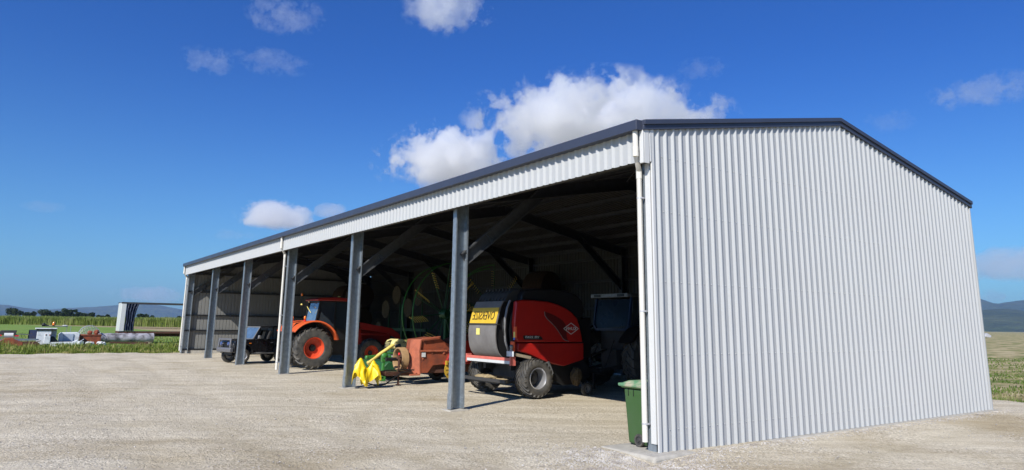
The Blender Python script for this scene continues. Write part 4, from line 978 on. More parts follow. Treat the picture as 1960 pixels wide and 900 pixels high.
M().prism([(3.75,.55),(3.75,1.30),(4.6,1.62),(5.6,1.62),(5.6,.55)], 13.1, 14.0).build('bale_case', 'rust', sq, bevel=.01)
M().prism([(3.5,.60),(5.2,.60),(5.2,1.5),(3.9,1.35)], 12.9, 13.08).build('needle_cover', 'redorange', sq, bevel=.01)
M().lathe([(.34,-.0),(.38,-.0),(.385,.02),(.385,.24),(.36,.26),(.32,.26),(.32,.03),(.34,.0)], (2.02,13.5,.78), 'x', 36).build('flywheel', 'tan', sq, smooth=True)
sp_ = M().lathe([(0,.0),(.08,0),(.09,.08),(.05,.1)], (2.05,13.5,.78), 'x', 14)
for k in range(5):
    t = 2*PI*k/5+.3; sp_.bar((2.16,13.5,.78),(2.16,13.5+.3*math.cos(t),.78+.3*math.sin(t)), .06, .04, (1,0,0))
sp_.build('flywheel_spokes', 'rustdark', sq)
M().sph((2.0,13.35,.95), (.03,.06,.05), 8, 5).build('red_guard_tab', 'redlens', sq)
M().tube([(1.6,13.5,.78),(2.4,13.5,.78)], .06, 10).build('driveshaft', 'black', sq, smooth=True)
M().bar((.55,12.75,.50),(1.3,12.95,.36), .12, .12).bar((1.3,12.95,.36),(2.4,13.2,.33), .14, .14).bar((.42,12.70,.52),(.6,12.76,.50), .16, .08).build('drawbar', 'rustdark', sq, bevel=.01)
M().bar((1.86,13.05,.86),(1.86,13.05,0), .05, .05).box(1.80,1.92,12.99,13.11,0,.02).bar((1.80,13.05,.84),(2.0,13.4,.80), .05,.05).build('parking_stand', 'rustdark', sq)
M().lathe([(0,-.03),(.20,-.04),(.33,-.02),(.335,0),(.20,.02),(0,.03)], (3.74,12.78,.44), 'y', 30).build('feeder_disc', 'discy', sq, smooth=True)
M().bar((3.42,12.72,.70),(4.1,12.70,.72), .04, .05).box(3.42,3.48,12.68,12.76,.6,.74).box(3.6,3.64,12.70,12.74,.5,.72).build('hinge_bar', 'discy', sq, bevel=.006)
mm = M()
for k in range(6):
    t = PI*k/6; mm.bar((3.74-.3*math.cos(t),12.735,.44-.3*math.sin(t)),(3.74+.3*math.cos(t),12.735,.44+.3*math.sin(t)), .012,.02,(0,1,0))
mm.build('disc_rib', 'rustdark', sq)
wheel(sq, (3.9, 12.95, .30), .30, .18, .17, 'rustdark', -1, 18, .01, chev=False, dish=.02)
wheel(sq, (3.9, 14.2, .30), .30, .18, .17, 'rustdark', 1, 18, .01, chev=False, dish=.02)
M().box(2.6, 5.5, 13.1, 14.0, .33, .60).build('chassis', 'rustdark', sq)
hz = M().tube([(.55,12.7,.45),(.62,12.62,.12),(.9,12.6,.03),(1.3,12.8,.05),(1.65,12.95,.22),(1.95,13.0,.38),(2.3,13.0,.42)], .022, 8)
hz.tube([(.9,12.9,.42),(1.4,12.95,.46),(2.0,13.0,.47),(2.4,13.0,.45)], .02, 8)
hz.build('hose', 'black', sq, smooth=True)
M().box(2.64,2.78,12.955,12.97,.86,1.0).build('label_plate', 'reflw', sq)
M().sph((3.05,12.98,.98), (.02,.01,.02), 6, 4).sph((2.7,12.98,.8), (.03,.01,.03), 6, 4).sph((3.5,13.0,.98),(.06,.04,.05),8,5).build('bolt', 'rustlight', sq)
# yellow oilskin hung over the hitch
ct = M(); nu, nv = 46, 22; vs = []
for j in range(nv+1):
    v_ = j/nv
    for i in range(nu+1):
        u = i/nu; a = u*2*PI
        # ridge line of two peaks along x
        xx = .56 + .40*math.cos(a)*(1 if True else 1)
        peak = .64 + .26*math.exp(-((xx-.34)/.13)**2) + .18*math.exp(-((xx-.76)/.11)**2) - .10*math.exp(-((xx-.56)/.09)**2)
        sp2 = .03 + .20*v_**.6
        fold = 1 + .45*math.sin(7*a+2.2*v_)*v_ + .22*math.sin(13*a+1)*v_
        yy = 12.62 + math.sin(a)*sp2*fold
        drop = (.48 + .13*math.sin(3*a+.8) + .10*math.sin(5*a))*v_
        zz = max(.03, peak - drop - .05*math.sin(a*9)*v_)
        xx2 = xx + .03*math.sin(6*v_+a*4)*v_ + (.04*v_*math.cos(a))
        vs.append((xx2, yy, zz))
fs = [(j*(nu+1)+i, j*(nu+1)+i+1, (j+1)*(nu+1)+i+1, (j+1)*(nu+1)+i) for j in range(nv) for i in range(nu)]
ct.add(vs, fs)
ct.tube([(.66,12.50,.70),(.80,12.46,.66),(.88,12.45,.45),(.97,12.44,.18)], [.05,.075,.07,.055], 10)
ct.tube([(.46,12.52,.60),(.30,12.44,.50),(.40,12.40,.20),(.52,12.42,.03)], [.05,.08,.08,.06], 10)
o = ct.build('raincoat', 'oil', smooth=True); 
sm = o.modifiers.new('s', 'SOLIDIFY'); sm.thickness = .008
o.modifiers.new('ss', 'SUBSURF').levels = 1
tag(o, 'bright yellow oilskin raincoat draped over the baler hitch', 'raincoat')
# ------------------------------------------------------------------ green mower
mo = thing('disc_mower', 'green disc mower with a cream KRONE cover and yellow shaft beside the rusty baler', 'mower', (2.4, 15.0, 0))
M().tube([(1.40,14.5,.60),(1.9,14.5,.94),(2.35,14.5,1.22)], .06, 12).build('yellow_shaft_guard', 'ptoy', mo, smooth=True)
mm = M().lathe([(.05,0),(.09,.04),(.07,.08),(.10,.12),(.075,.16),(.10,.20),(.06,.24)], (2.36,14.5,1.18), 'x', 14); mm.build('shaft_boot', 'black', mo, smooth=True)
cvp = [(2.30,1.16),(2.28,1.26),(2.36,1.36),(2.50,1.41),(2.70,1.40),(2.80,1.30),(2.95,1.12),(2.6,1.09),(2.35,1.07)]
M().prism(cvp, 14.45, 15.1).build('cream_cover', 'cream', mo, bevel=.04, seg=3)
text('KRONE', mo, 'dgreen', (2.80, 14.444, 1.265), (-1,0,0), (0,0,1), .42, .06, .004)
M().prism([(2.9,1.05),(2.95,1.36),(3.3,1.38),(3.42,1.30),(3.40,1.0)], 14.7, 15.2).build('gearbox_cover', mat('olive_cover', (.20, .18, .05), .5, 0, .2, 4), mo, bevel=.05, seg=3)
M().lathe([(0,-.01),(.08,-.01),(.08,.01),(0,.01)], (3.2,14.68,1.2), 'y', 18).build('green_disc', 'green', mo)
M().prism([(2.38,.75),(2.38,1.07),(2.95,1.09),(3.0,.75)], 14.5, 15.1).build('gearbox', 'dgreen', mo, bevel=.02)
fm = M().bar((1.35,14.5,.80),(2.05,14.55,.86), .10, .10).bar((1.9,14.5,.72),(2.65,14.5,.80), .14, .16).bar((1.95,14.5,.93),(2.9,14.5,.93), .06, .05)
fm.bar((2.0,14.5,.80),(1.96,14.5,.08), .10, .08).box(1.90,2.08,14.45,14.58,.0,.16).bar((1.6,14.5,.80),(2.1,14.5,.94), .06, .06).sph((2.0,14.5,.84), (.14,.12,.12), 10, 7).sph((1.36,14.5,.80), (.06,.08,.07), 8, 6)
fm.build('headstock_frame', 'green', mo, bevel=.012)
M().box(2.25,2.42,14.415,14.425,.80,.86).build('grey_label', 'reflw', mo); M().box(2.44,2.58,14.415,14.425,.79,.86).build('yellow_label', 'lemon', mo)
ch = M()
for k in range(4): ch.tube([(2.05+.05*k,14.6,1.0),(2.1+.04*k,14.6,1.30-.02*k),(2.3+.02*k,14.7,1.36),(2.5,14.8,1.25)], .014, 6)
ch.build('hydraulic_hose', 'black', mo, smooth=True)
M().prism([(2.3,.12),(2.2,.4),(2.4,.6),(2.9,.62),(3.1,.35),(3.05,.12)], 15.0, 17.4).build('mower_bed', 'dgreen', mo, bevel=.03)
M().bar((2.6,14.8,.8),(2.65,15.6,.5), .12,.12).build('lift_arm', 'dgreen', mo)

# ------------------------------------------------------------------ rotary rake
rk = thing('rotary_rake', 'green rotary hay rake with folded rotors of yellow tines behind the mower', 'hay rake', (6.6, 17.6, 0))
def rotor(c, tilt, ph):
    c = Vector(c); rt = Matrix.Rotation(tilt, 3, 'Z')
    hb = M().lathe([(0,-.2),(.16,-.2),(.22,-.05),(.22,.1),(.1,.2),(0,.2)], (0,0,0), 'y', 20).xf(rt, c).build('rotor_hub', 'dgreen', rk, smooth=True)
    for k in range(10):
        t = 2*PI*k/10 + ph; d = Vector((math.cos(t), 0, math.sin(t))); q = Vector((-math.sin(t), 0, math.cos(t)))
        am = M().tube([d*.2, d*1.75], .022, 6).xf(rt, c).build('tine_arm', 'dgreen', rk)
        tn = M()
        for j in range(7):
            p = d*(1.15+.10*j)
            for s_ in (-.02, .02):
                a0 = p + Vector((0, s_, 0)); tn.tube([a0, a0+Vector((0,-.10,0))+q*.03, a0+Vector((0,-.26,0))+q*.10, a0+Vector((0,-.38,0))+q*.20], .009, 4)
            tn.sph(p, .03, 6, 4)
        tn.xf(rt, c).build('tines', 'tine', am, off=rk['_o'])
    for rg, yo in ((2.02, -.55), (1.92, .25)):
        pts = []
        for i in range(22):
            t = rad(95 + 140*i/21); pts.append(Vector((rg*math.cos(t), yo, rg*math.sin(t))))
        M().tube(pts, .022, 6).xf(rt, c).build('guard_hoop', 'green', rk, smooth=True)
    mm = M()
    for i in (0, 10, 21):
        t = rad(95 + 140*i/21); mm.tube([Vector((2.0*math.cos(t), -.5, 2.0*math.sin(t))), Vector((.2*math.cos(t), 0, .2*math.sin(t)))], .02, 6)
    mm.xf(rt, c).build('hoop_stay', 'dgreen', rk)
rotor((5.75, 17.0, 2.35), rad(10), .1)
rotor((8.4, 17.3, 2.45), rad(-20), .35)
M().bar((6.2,17.6,.9),(6.2,17.6,2.4), .16,.16).bar((8.0,17.8,.9),(8.2,17.6,2.4), .16,.16).bar((4.3,17.6,.9),(9.6,17.9,.9), .18,.18).bar((5.8,17.2,2.35),(8.2,17.5,2.5), .12,.12).build('main_frame', 'dgreen', rk)
for x in (5.0, 9.0): wheel(rk, (x, 18.1, .36), .36, .2, .2, 'lemon', -1, 16, .01, chev=False, dish=.02)
M().tube([(5.0,18.1,.36),(9.0,18.1,.36)], .05, 8).bar((5.4,18.1,.36),(5.4,17.7,.9), .08,.08).bar((8.6,18.1,.36),(8.6,17.8,.9), .08,.08).build('axle', 'dgreen', rk)

# ------------------------------------------------------------------ blue tractor
bt = thing('blue_tractor', 'dark blue cab tractor seen from behind in shade beyond the red baler', 'tractor', (8.8, 8.85, 0))
wheel(bt, (7.65, 7.62, .92), .92, .50, .46, 'wpaint', -1, 20, .05)
wheel(bt, (7.65, 10.05, .92), .92, .50, .46, 'wpaint', 1, 20, .05)
wheel(bt, (10.3, 7.9, .6), .6, .36, .32, 'wpaint', -1, 18, .04)
wheel(bt, (10.3, 9.8, .6), .6, .36, .32, 'wpaint', 1, 18, .04)
M().add([(7.27,8.06,1.86),(7.27,9.5,1.86),(7.27,9.58,1.98),(7.40,9.52,2.80),(7.40,8.04,2.80),(7.27,7.98,1.98)], [(0,1,2,3,4,5)]).build('rear_window', 'blueglass', bt)
cb = M()
for yy in (7.98, 9.60): cb.bar((7.26,yy,1.98),(7.40,yy,2.85), .06,.07).bar((8.9,yy,1.5),(8.8,yy,2.85), .06,.07).bar((7.26,yy,1.95),(8.9,yy,1.6), .06,.06)
cb.bar((7.26,8.1,1.84),(7.26,9.48,1.84), .06,.08).bar((7.26,7.98,1.98),(7.26,8.1,1.84), .06,.07).bar((7.26,9.6,1.98),(7.26,9.48,1.84), .06,.07)
cb.build('cab_frame', 'blued', bt)
M().add([(7.4,7.99,1.95),(8.85,7.99,1.6),(8.8,7.99,2.82),(7.5,7.99,2.82)], [(0,1,2,3)]).build('side_window', 'glass', bt)
M().box(7.25, 9.0, 7.85, 9.72, 2.86, 2.98).build('cab_roof', 'dgrey', bt, bevel=.03)
M().box(7.19, 7.25, 7.95, 9.68, 2.86, 2.985).build('lamp_visor', 'grey', bt, bevel=.01)
for yy in (8.25, 9.35): M().box(7.17, 7.19, yy-.15, yy+.15, 2.88, 2.96).build('work_lamp', 'black', bt)
M().box(7.17, 7.188, 8.66, 8.94, 2.89, 2.95).build('roof_label', 'grey', bt)
M().box(7.5, 8.9, 8.05, 9.55, 1.2, 1.84).build('cab_floor', 'black', bt)
for y0 in (7.36, 9.80):
    fd = M(); vs = []; n_ = 14
    for i in range(n_+1):
        t = rad(25+125*i/n_)
        for rr2, yy in ((1.03,y0),(1.07,y0),(1.07,y0+.56),(1.03,y0+.56)): vs.append((7.65+rr2*math.cos(t), yy, .92+rr2*math.sin(t)))
    fs = []
    for i in range(n_):
        for j in range(4): a0 = i*4+j; b0 = i*4+(j+1)%4; fs.append((a0,b0,b0+4,a0+4))
    fd.add(vs, fs + [(0,1,2,3), tuple(range(4*n_+3, 4*n_-1, -1))])
    fd.build('fender', 'black', bt, smooth=True)
M().box(7.2, 10.8, 8.5, 9.2, .6, 1.2).tube([(7.65,7.8,.92),(7.65,9.9,.92)], .14, 12).tube([(10.3,8,.6),(10.3,9.7,.6)], .1, 10).build('transmission', 'dgrey', bt)
M().box(8.95, 11.0, 8.5, 9.2, 1.2, 1.9).build('bonnet', 'blued', bt, bevel=.08, seg=3)
lk = M()
for yy in (8.5, 9.2): lk.bar((7.2,yy,.7),(6.5,yy,.6), .05,.08).bar((7.1,yy,1.5),(6.7,yy,.65), .03,.03)
lk.tube([(7.1,8.85,1.2),(6.5,8.85,1.05)], .03, 8).build('rear_linkage', 'dgrey', bt)
M().tube([(9.4,8.3,1.8),(9.4,8.3,2.9)], .045, 10).build('exhaust', 'dgrey', bt, smooth=True)

# ------------------------------------------------------------------ hay bales at the back
def bale(x, y, z, label, rz=0):
    t = thing('round_bale', label, 'hay bale', (x, y, z), rz, 'round bales stored at the back of the shed', local=True)
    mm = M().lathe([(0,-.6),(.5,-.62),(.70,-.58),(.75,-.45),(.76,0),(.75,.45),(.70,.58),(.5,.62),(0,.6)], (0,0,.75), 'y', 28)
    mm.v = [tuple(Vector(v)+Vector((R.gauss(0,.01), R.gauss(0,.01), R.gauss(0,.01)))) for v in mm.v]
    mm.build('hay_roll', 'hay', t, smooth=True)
    tw_ = M()
    for a in (-.4,-.2,0,.2,.4): tw_.lathe([(.765,a-.004),(.77,a),(.765,a+.004)], (0,0,.75), 'y', 28)
    tw_.build('twine', 'clump', t)
bpos = [(10.8, 17.2, 'in the stack of three directly behind the red baler'), (9.3, 36.6, 'in the left stack behind the orange tractor roof'), (9.4, 34.6, 'in the right stack behind the orange tractor roof')]
for x, y, tx in bpos:
    for k, wd in enumerate(('bottom', 'middle', 'top')):
        bale(x+.05*k, y, 1.43*k, '%s brown round bale %s' % (wd, tx), .1*k)
bale(10.9, 19.2, 0, 'single brown round bale on the floor left of the triple stack', .3)
# finger wheel rake at the back
fr = thing('wheel_rake', 'yellow finger wheel rake folded upright in the dark at the back wall', 'hay rake', (9.6, 28.5, 0))
M().bar((9.6,25.6,1.6),(9.6,31.6,1.6), .14,.14).bar((9.6,28.5,0.4),(9.6,28.5,3.0), .16,.16).bar((9.6,26.2,.05),(9.6,26.2,1.6), .1,.1).bar((9.6,31,.05),(9.6,31,1.6), .1,.1).build('main_beam', 'dgreen', fr)
for y, z in ((30.3, 2.75), (28.9, 3.55), (27.4, 2.8), (31.2, 1.5), (26.2, 3.4)):
    c = (9.35, y, z)
    wo = M().lathe([(0,-.02),(.5,-.02),(.52,0),(.5,.02),(0,.02)], c, 'x', 28).build('rake_wheel', 'shadedisc', fr, smooth=True)
    tn = M()
    for k in range(36):
        t = 2*PI*k/36; d = Vector((0, math.cos(t), math.sin(t))); e = Vector((0, -math.sin(t), math.cos(t)))
        tn.tube([Vector(c)+d*.5, Vector(c)+d*.64+e*.03, Vector(c)+d*.74+e*.1], .006, 4)
    tn.build('tines', 'shadedisc', wo, off=fr['_o'])
    M().bar((9.6,y,z),(9.6,y,1.6), .06,.06).build('wheel_arm', 'dgreen', fr)
for y in (26.9, 30.1): wheel(fr, (9.6, y, .3), .3, .16, .17, 'lemon', -1, 14, .01, chev=False, dish=.02)
# pale sacks by the far wall
sk_ = M()
for i, (x, y, s) in enumerate([(2.35,38.2,.22), (2.75,38.25,.26), (3.05,38.1,.2), (2.55,37.95,.17)]): sk_.sph((x, y, s*.5), (s*1.2, s, s*.6), 10, 7, .25)
o = sk_.build('crumpled_sacks', 'rag', smooth=True); tag(o, 'crumpled pale plastic sacks on the ground at the far end wall', 'sack')

# ------------------------------------------------------------------ scrap on the left
G = 'scrap lying in the weeds left of the shed'
cbn = thing('scrap_machine_cabin', 'chalky white steel machine cabin with a dark open side and flat roof slab', 'scrap', (-5.7, 58.4, -.14), 0)
m = M().prism([(-6.92,-.14),(-6.86,.95),(-6.78,1.06),(-6.0,1.02),(-5.98,.1),(-6.1,-.14),(-6.5,-.1),(-6.62,.0),(-6.78,-.14)], 58.0, 58.08)
m.box(-6.9,-6.82,58.05,59.0,-.1,1.02).box(-6.9,-5.6,58.9,59.0,.0,1.0).build('white_panel', 'wpaint', cbn)
M().prism([(-6.42,.0),(-6.38,.80),(-6.02,.76),(-6.0,.0)], 57.93, 58.0).build('inset_door', 'wpaint', cbn, bevel=.02)
M().box(-6.36,-6.30,57.90,57.93,.66,.76).box(-6.10,-6.04,57.90,57.93,.64,.74).build('rusty_hinge', 'rust', cbn)
M().box(-7.05,-5.62,57.9,59.1,1.14,1.22).build('roof_slab', 'wpaint', cbn, bevel=.02); M().box(-6.98,-5.66,57.95,59.05,1.02,1.138).build('roof_underlay', 'black', cbn)
M().prism([(-5.98,.12),(-5.9,.6),(-5.75,.55),(-5.4,.15)], 58.3, 58.9).build('dark_wedge', 'black', cbn)
M().prism([(-5.95,-.14),(-5.95,.14),(-4.5,.16),(-4.2,.3),(-4.1,.1),(-4.35,-.14)], 57.9, 58.6).build('base_skid', 'wpaint', cbn, bevel=.02)
tk = thing('scrap_tank', 'boxy white steel tank with a bluish face standing right of the machine cabin', 'scrap', (-4.8, 59.2, -.14))
M().prism([(-5.4,.1),(-5.42,.72),(-5.3,.86),(-4.2,.90),(-4.0,.8),(-4.05,.1)], 59.0, 60.0).build('tank_shell', 'wpaint', tk, bevel=.03)
M().box(-5.12,-4.42,58.94,59.0,.16,.76).build('square_hatch', mat('blue_grey_paint', (.36, .42, .50), .6, 0, .2, 3), tk, bevel=.02)
M().box(-5.3,-4.3,59.1,59.9,-.14,.1).build('tank_feet', 'rustdark', tk)
M().box(-4.78,-4.66,58.9,58.95,.10,.2).build('rusty_latch', 'rust', tk)
M().tube([(-4.65,59.4,.85),(-4.65,59.4,1.35)], .02, 6).build('short_post', 'galv', tk)
lb = thing('beacon_bar', 'grey lamp bar with an orange beacon carried above the white scrap', 'lamp bar', (-5.7, 59.9, -.14))
M().tube([(-6.62,59.9,1.36),(-4.85,59.9,1.33)], .03, 8).tube([(-6.6,59.9,-.14),(-6.6,59.9,1.36)], .025, 6).tube([(-4.9,60.1,-.14),(-4.9,59.9,1.33)], .025, 6).build('lamp_rail', 'grey', lb)
M().lathe([(.085,0),(.09,.06),(.08,.2),(.05,.25),(0,.26)], (-5.84,59.9,1.43), 'z', 14).build('orange_beacon', 'amber', lb, smooth=True)
M().box(-5.92,-5.76,59.84,59.96,1.35,1.43).build('beacon_base', 'black', lb)
M().sph((-6.5,59.9,1.46), (.15,.12,.13), 10, 7).bar((-6.4,59.9,1.45),(-6.15,59.9,1.37), .05,.08).build('black_lamp', 'black', lb, smooth=True)
M().sph((-5.05,59.9,1.40), (.2,.08,.05), 10, 6).build('grey_lamp', 'reflw', lb, smooth=True)
o = M().box(-7.4,-6.62,60.9,61.0,.28,1.04).box(-7.4,-7.34,60.9,61.4,-.15,1.0).box(-6.7,-6.64,60.9,61.4,-.15,1.0).build('steel_panel_box', 'navypanel'); tag(o, 'dark blue rusting steel panel standing left of the white cabin', 'scrap')
ctt = thing('scrap_trailer', 'small wrecked trailer with a white tank and red lamps on a rusty arch', 'trailer', (-8.6, 58, -.14))
M().prism([(-9.3,-.14),(-9.25,.2),(-8.9,.46),(-8.5,.50),(-8.1,.30),(-7.75,.16),(-7.7,-.14)], 57.0, 58.4).build('rusty_arch', 'rust', ctt, bevel=.03)
M().tube([(-8.98,58.3,.66),(-8.4,58.3,.66)], .17, 16).build('white_tank', 'white', ctt, smooth=True)
M().prism([(-9.4,.85),(-9.2,1.02),(-8.2,1.02),(-8.25,.75),(-8.0,.62),(-9.4,.68)], 58.6, 59.2).build('dark_canopy', 'dgrey', ctt, bevel=.03)
M().box(-9.5,-9.12,58.1,58.3,.60,.70).box(-8.30,-8.05,58.1,58.3,.58,.66).build('red_lamp', 'redlens', ctt)
M().box(-9.6,-8.0,58.0,58.9,.50,.56).bar((-8.1,58.5,.75),(-7.4,58.6,.70), .05,.06).build('trailer_deck', 'grey', ctt)
o = M().box(-12.0,-6.75,57.55,57.7,.30,.40).box(-12,-6.9,57.5,57.56,.28,.42).build('steel_rail', 'galv'); tag(o, 'long galvanised rail lying level in front of the wrecked trailer', 'rail')
o = M().box(-8.0,-6.8,57.2,57.5,-.14,.22).box(-12.0,-11.8,57.55,57.7,-.14,.3).build('rusty_block', 'rustdark'); tag(o, 'low brown rusted block under the galvanised rail', 'scrap')
o = M().bar((-6.0,54.2,.0),(-3.95,53.4,-.08), .35,.08).build('weathered_plank', 'wpaint'); tag(o, 'weathered grey plank lying in the weeds below the white cabin', 'plank')
# wire cage
wc = M()
for k in range(15):
    t = PI*k/14; y = 61.5
    wc.tube([(-3.9+.11*k, 61.3, .5), (-3.9+.11*k+.02, 61.5, .7+.75*math.sin(PI*(k+1)/16)), (-3.85+.11*k, 62.6, .5)], .014, 4)
for k in range(9):
    t = PI*(k+.5)/9; wc.tube([(-3.15-.82*math.cos(t), 61.3, .55+.85*math.sin(t)), (-3.15-.80*math.cos(t), 62.4, .55+.80*math.sin(t))], .014, 4)
for yy in (61.3, 61.6, 61.9, 62.2):
    pts = [(-3.15-.82*math.cos(PI*q/16), yy, .50+.88*math.sin(PI*q/16)+.04*R.random()) for q in range(17)]; wc.tube(pts, .02, 5)
wcg = wc.build('wire_cage', 'wire'); tag(wcg, 'tangled grey wire mesh roll heaped behind the rusty crate', 'wire')
rb = thing('rusty_crate', 'red-brown rusty steel crate between the white tank and grey pipe', 'crate', (-3.15, 60.2, -.14))
M().box(-3.9,-2.4,59.9,60.8,-.14,.62).box(-3.95,-2.35,59.85,60.85,.60,.70).build('crate_body', 'rust', rb, bevel=.015)
M().sph((-3.2,60.3,.85),(.2,.15,.17),9,6,.3).sph((-2.75,60.3,.88),(.22,.15,.2),9,6,.3).build('rusty_drum_scrap', 'rust', rb)
pp = M(); n_ = 20; pts = [(-2.4+4.2*i/n_, 62+.03*math.sin(i), .38+.012*math.sin(i*1.7)) for i in range(n_+1)]
pp.tube(pts, [.40+.02*math.sin(i*2.3) for i in range(n_+1)], 24); o = pp.build('grey_pipe', 'pipeg', smooth=True); tag(o, 'long thick mottled grey pipe lying in the grass under the truck body', 'pipe')
o = M().bar((-1.9,58,.10),(.9,58.1,.05), .2,.14).build('rusty_beam', 'rustdark'); tag(o, 'brown rusty beam lying in the weeds in front of the grey pipe', 'beam')
o = M().bar((-.6,57.6,.02),(1.2,57.2,-.05), .14,.10).build('rusty_beam', 'rustdark'); tag(o, 'shorter rusty beam lying nearest the gravel in front of the pipe', 'beam')
for x, y, lb_ in ((-3.5, 56, 'left crumpled white rag in the weeds below the rusty crate'), (-2.75, 56, 'right crumpled white rag in the weeds below the grey pipe end')):
    mm = M().sph((x, y, .12), (.26,.2,.12), 12, 7, .5).sph((x+.2, y, .05), (.15,.15,.16), 9, 6, .5); o = mm.build('white_rag', 'rag'); tag(o, lb_, 'rag', G)
for i, (x, y, w_, h_, d_, mt, nm, lb_) in enumerate([(-6.95, 56.6, .5, .22, .3, 'rustdark', 'rusty_bracket', 'brown rusty bracket leaning at the left foot of the white cabin'),
        (-4.0, 57.2, .35, .30, .3, 'wpaint', 'paint_tin', 'dented white drum lid propped right of the white tank'), (-7.6, 60.4, .7, .10, .5, 'grey', 'roof_sheet', 'grey roofing sheet lying behind the galvanised rail'),
        (1.3, 60.6, .6, .12, .5, 'wood', 'timber_offcut', 'pale timber offcut in the grass at the right end of the grey pipe')]):
    mm = M().obox((x, y, h_/2-.08), (w_/2, d_/2, h_/2), rotz(.4*i)); mm.bar((x-w_/2, y-.1, h_*.5), (x+w_*.6, y+.1, h_*1.3), .05, .05)
    o = mm.build(nm, mt, bevel=.01); tag(o, lb_, 'scrap')
# curtain-sided truck body
tb = thing('truck_body', 'old curtain-sided truck body with a white bulkhead and gathered navy curtain', 'truck body', (4.5, 65.2, -.14))
M().box(-.72,-.62,64.0,66.4,.92,3.42).box(-.72,-.34,63.94,64.0,.92,3.42).build('white_bulkhead', 'white', tb, bevel=.02)
M().box(-.74,9.6,64.0,66.4,.74,.90).box(.5,9.5,64.5,64.7,.45,.74).build('deck', 'rustdark', tb)
M().box(-.74,9.6,63.93,64.05,3.36,3.50).box(-.74,9.6,66.35,66.45,3.36,3.50).box(9.5,9.6,64,66.4,.9,3.4).build('roof_rail', 'dgrey', tb)
cu = M(); vs = []; nu = 40
for j in range(13):
    z = .95 + (3.38-.95)*j/12
    for i in range(nu+1):
        u = i/nu; wd_ = 1.0 - .25*abs(math.sin(PI*j/12*1.0))*.5 - .22*(1-j/12)
        vs.append((-.32 + wd_*u, 63.97 + .07*math.sin(u*26+.6*math.sin(j*.9)) + .03*math.sin(u*61+j), z))
cu.add(vs, [(j*(nu+1)+i, j*(nu+1)+i+1, (j+1)*(nu+1)+i+1, (j+1)*(nu+1)+i) for j in range(12) for i in range(nu)])
cu.build('gathered_curtain', 'navy', tb, smooth=True, fixn=False)
M().box(-.2,.1,64.2,66.2,-.14,.74).box(5,5.3,64.2,66.2,-.14,.74).box(9,9.3,64.2,66.2,-.14,.74).build('support_leg', 'rustdark', tb)
o = M().sph((0,0,0), (2.4,1.8,1.3), 12, 8, .35).build('boulder', 'boulder', smooth=True); o.location = (338, 126, -.3); tag(o, 'pale grey boulder standing alone in the far mown field', 'boulder')

# ------------------------------------------------------------------ haze
HZ = 5.2e-5
hm = bpy.data.materials.new('thin_haze'); hm.use_nodes = True; hn = hm.node_tree; hn.nodes.remove(hn.nodes['Principled BSDF'])
pv = hn.nodes.new('ShaderNodeVolumePrincipled'); pv.inputs['Color'].default_value = (.34, .58, 1, 1); pv.inputs['Density'].default_value = HZ; pv.inputs['Anisotropy'].default_value = .2
hn.links.new(pv.outputs[0], hn.nodes['Material Output'].inputs['Volume'])
o = M().box(-12500, 12500, -9500, 12500, -4, 520).build('haze', hm); o['kind'] = 'stuff'; tag(o, 'thin blue haze over the plain', 'haze')
# ------------------------------------------------------------------ clouds (real volumes of droplets, some kilometres off)
def cloudmat(name, dens, nscale, thr, amp, seed, flat):
    m = bpy.data.materials.new(name); m.use_nodes = True; nt = m.node_tree; nt.nodes.remove(nt.nodes['Principled BSDF']); L = nt.links
    def node(t, **k):
        n = nt.nodes.new(t)
        for a, b in k.items():
            if a in ('operation', 'data_type'): setattr(n, a, b)
        return n
    def mth(op, a, b=None, c=None, clamp=False):
        n = nt.nodes.new('ShaderNodeMath'); n.operation = op; n.use_clamp = clamp
        for i, q in enumerate((a, b, c)):
            if q is None: continue
            if isinstance(q, (int, float)): n.inputs[i].default_value = q
            else: L.new(q, n.inputs[i])
        return n.outputs[0]
    tc = nt.nodes.new('ShaderNodeTexCoord'); ge = nt.nodes.new('ShaderNodeNewGeometry')
    sx = nt.nodes.new('ShaderNodeSeparateXYZ'); L.new(tc.outputs['Object'], sx.inputs[0])
    ln_ = nt.nodes.new('ShaderNodeVectorMath'); ln_.operation = 'LENGTH'; L.new(tc.outputs['Object'], ln_.inputs[0])
    n1 = N_(nt, 'ShaderNodeTexNoise', Scale=nscale, Detail=9., Roughness=.68); n1.noise_dimensions = '4D'; n1.inputs['W'].default_value = seed
    L.new(ge.outputs['Position'], n1.inputs['Vector'])
    n2 = N_(nt, 'ShaderNodeTexNoise', Scale=nscale*.35, Detail=2., Roughness=.5); n2.noise_dimensions = '4D'; n2.inputs['W'].default_value = seed+3.3
    L.new(ge.outputs['Position'], n2.inputs['Vector'])
    r_ = mth('SUBTRACT', 1.0, ln_.outputs['Value'])
    f = mth('MULTIPLY_ADD', mth('SUBTRACT', n1.outputs['Fac'], .5), amp, r_)
    f = mth('MULTIPLY_ADD', mth('SUBTRACT', n2.outputs['Fac'], .5), amp*.9, f)
    f = mth('SUBTRACT', f, thr)
    zb = mth('MULTIPLY', mth('ADD', sx.outputs['Z'], flat), 4.0, clamp=True)
    f = mth('MULTIPLY', mth('MULTIPLY', f, 10.0, clamp=True), zb)
    f = mth('MULTIPLY', f, mth('MULTIPLY', r_, 5.0, clamp=True))
    d = mth('MULTIPLY', f, dens)
    pv = nt.nodes.new('ShaderNodeVolumePrincipled'); pv.inputs['Color'].default_value = (.998, .998, 1, 1); pv.inputs['Anisotropy'].default_value = .3
    L.new(d, pv.inputs['Density']); L.new(pv.outputs[0], nt.nodes['Material Output'].inputs['Volume'])
    return m
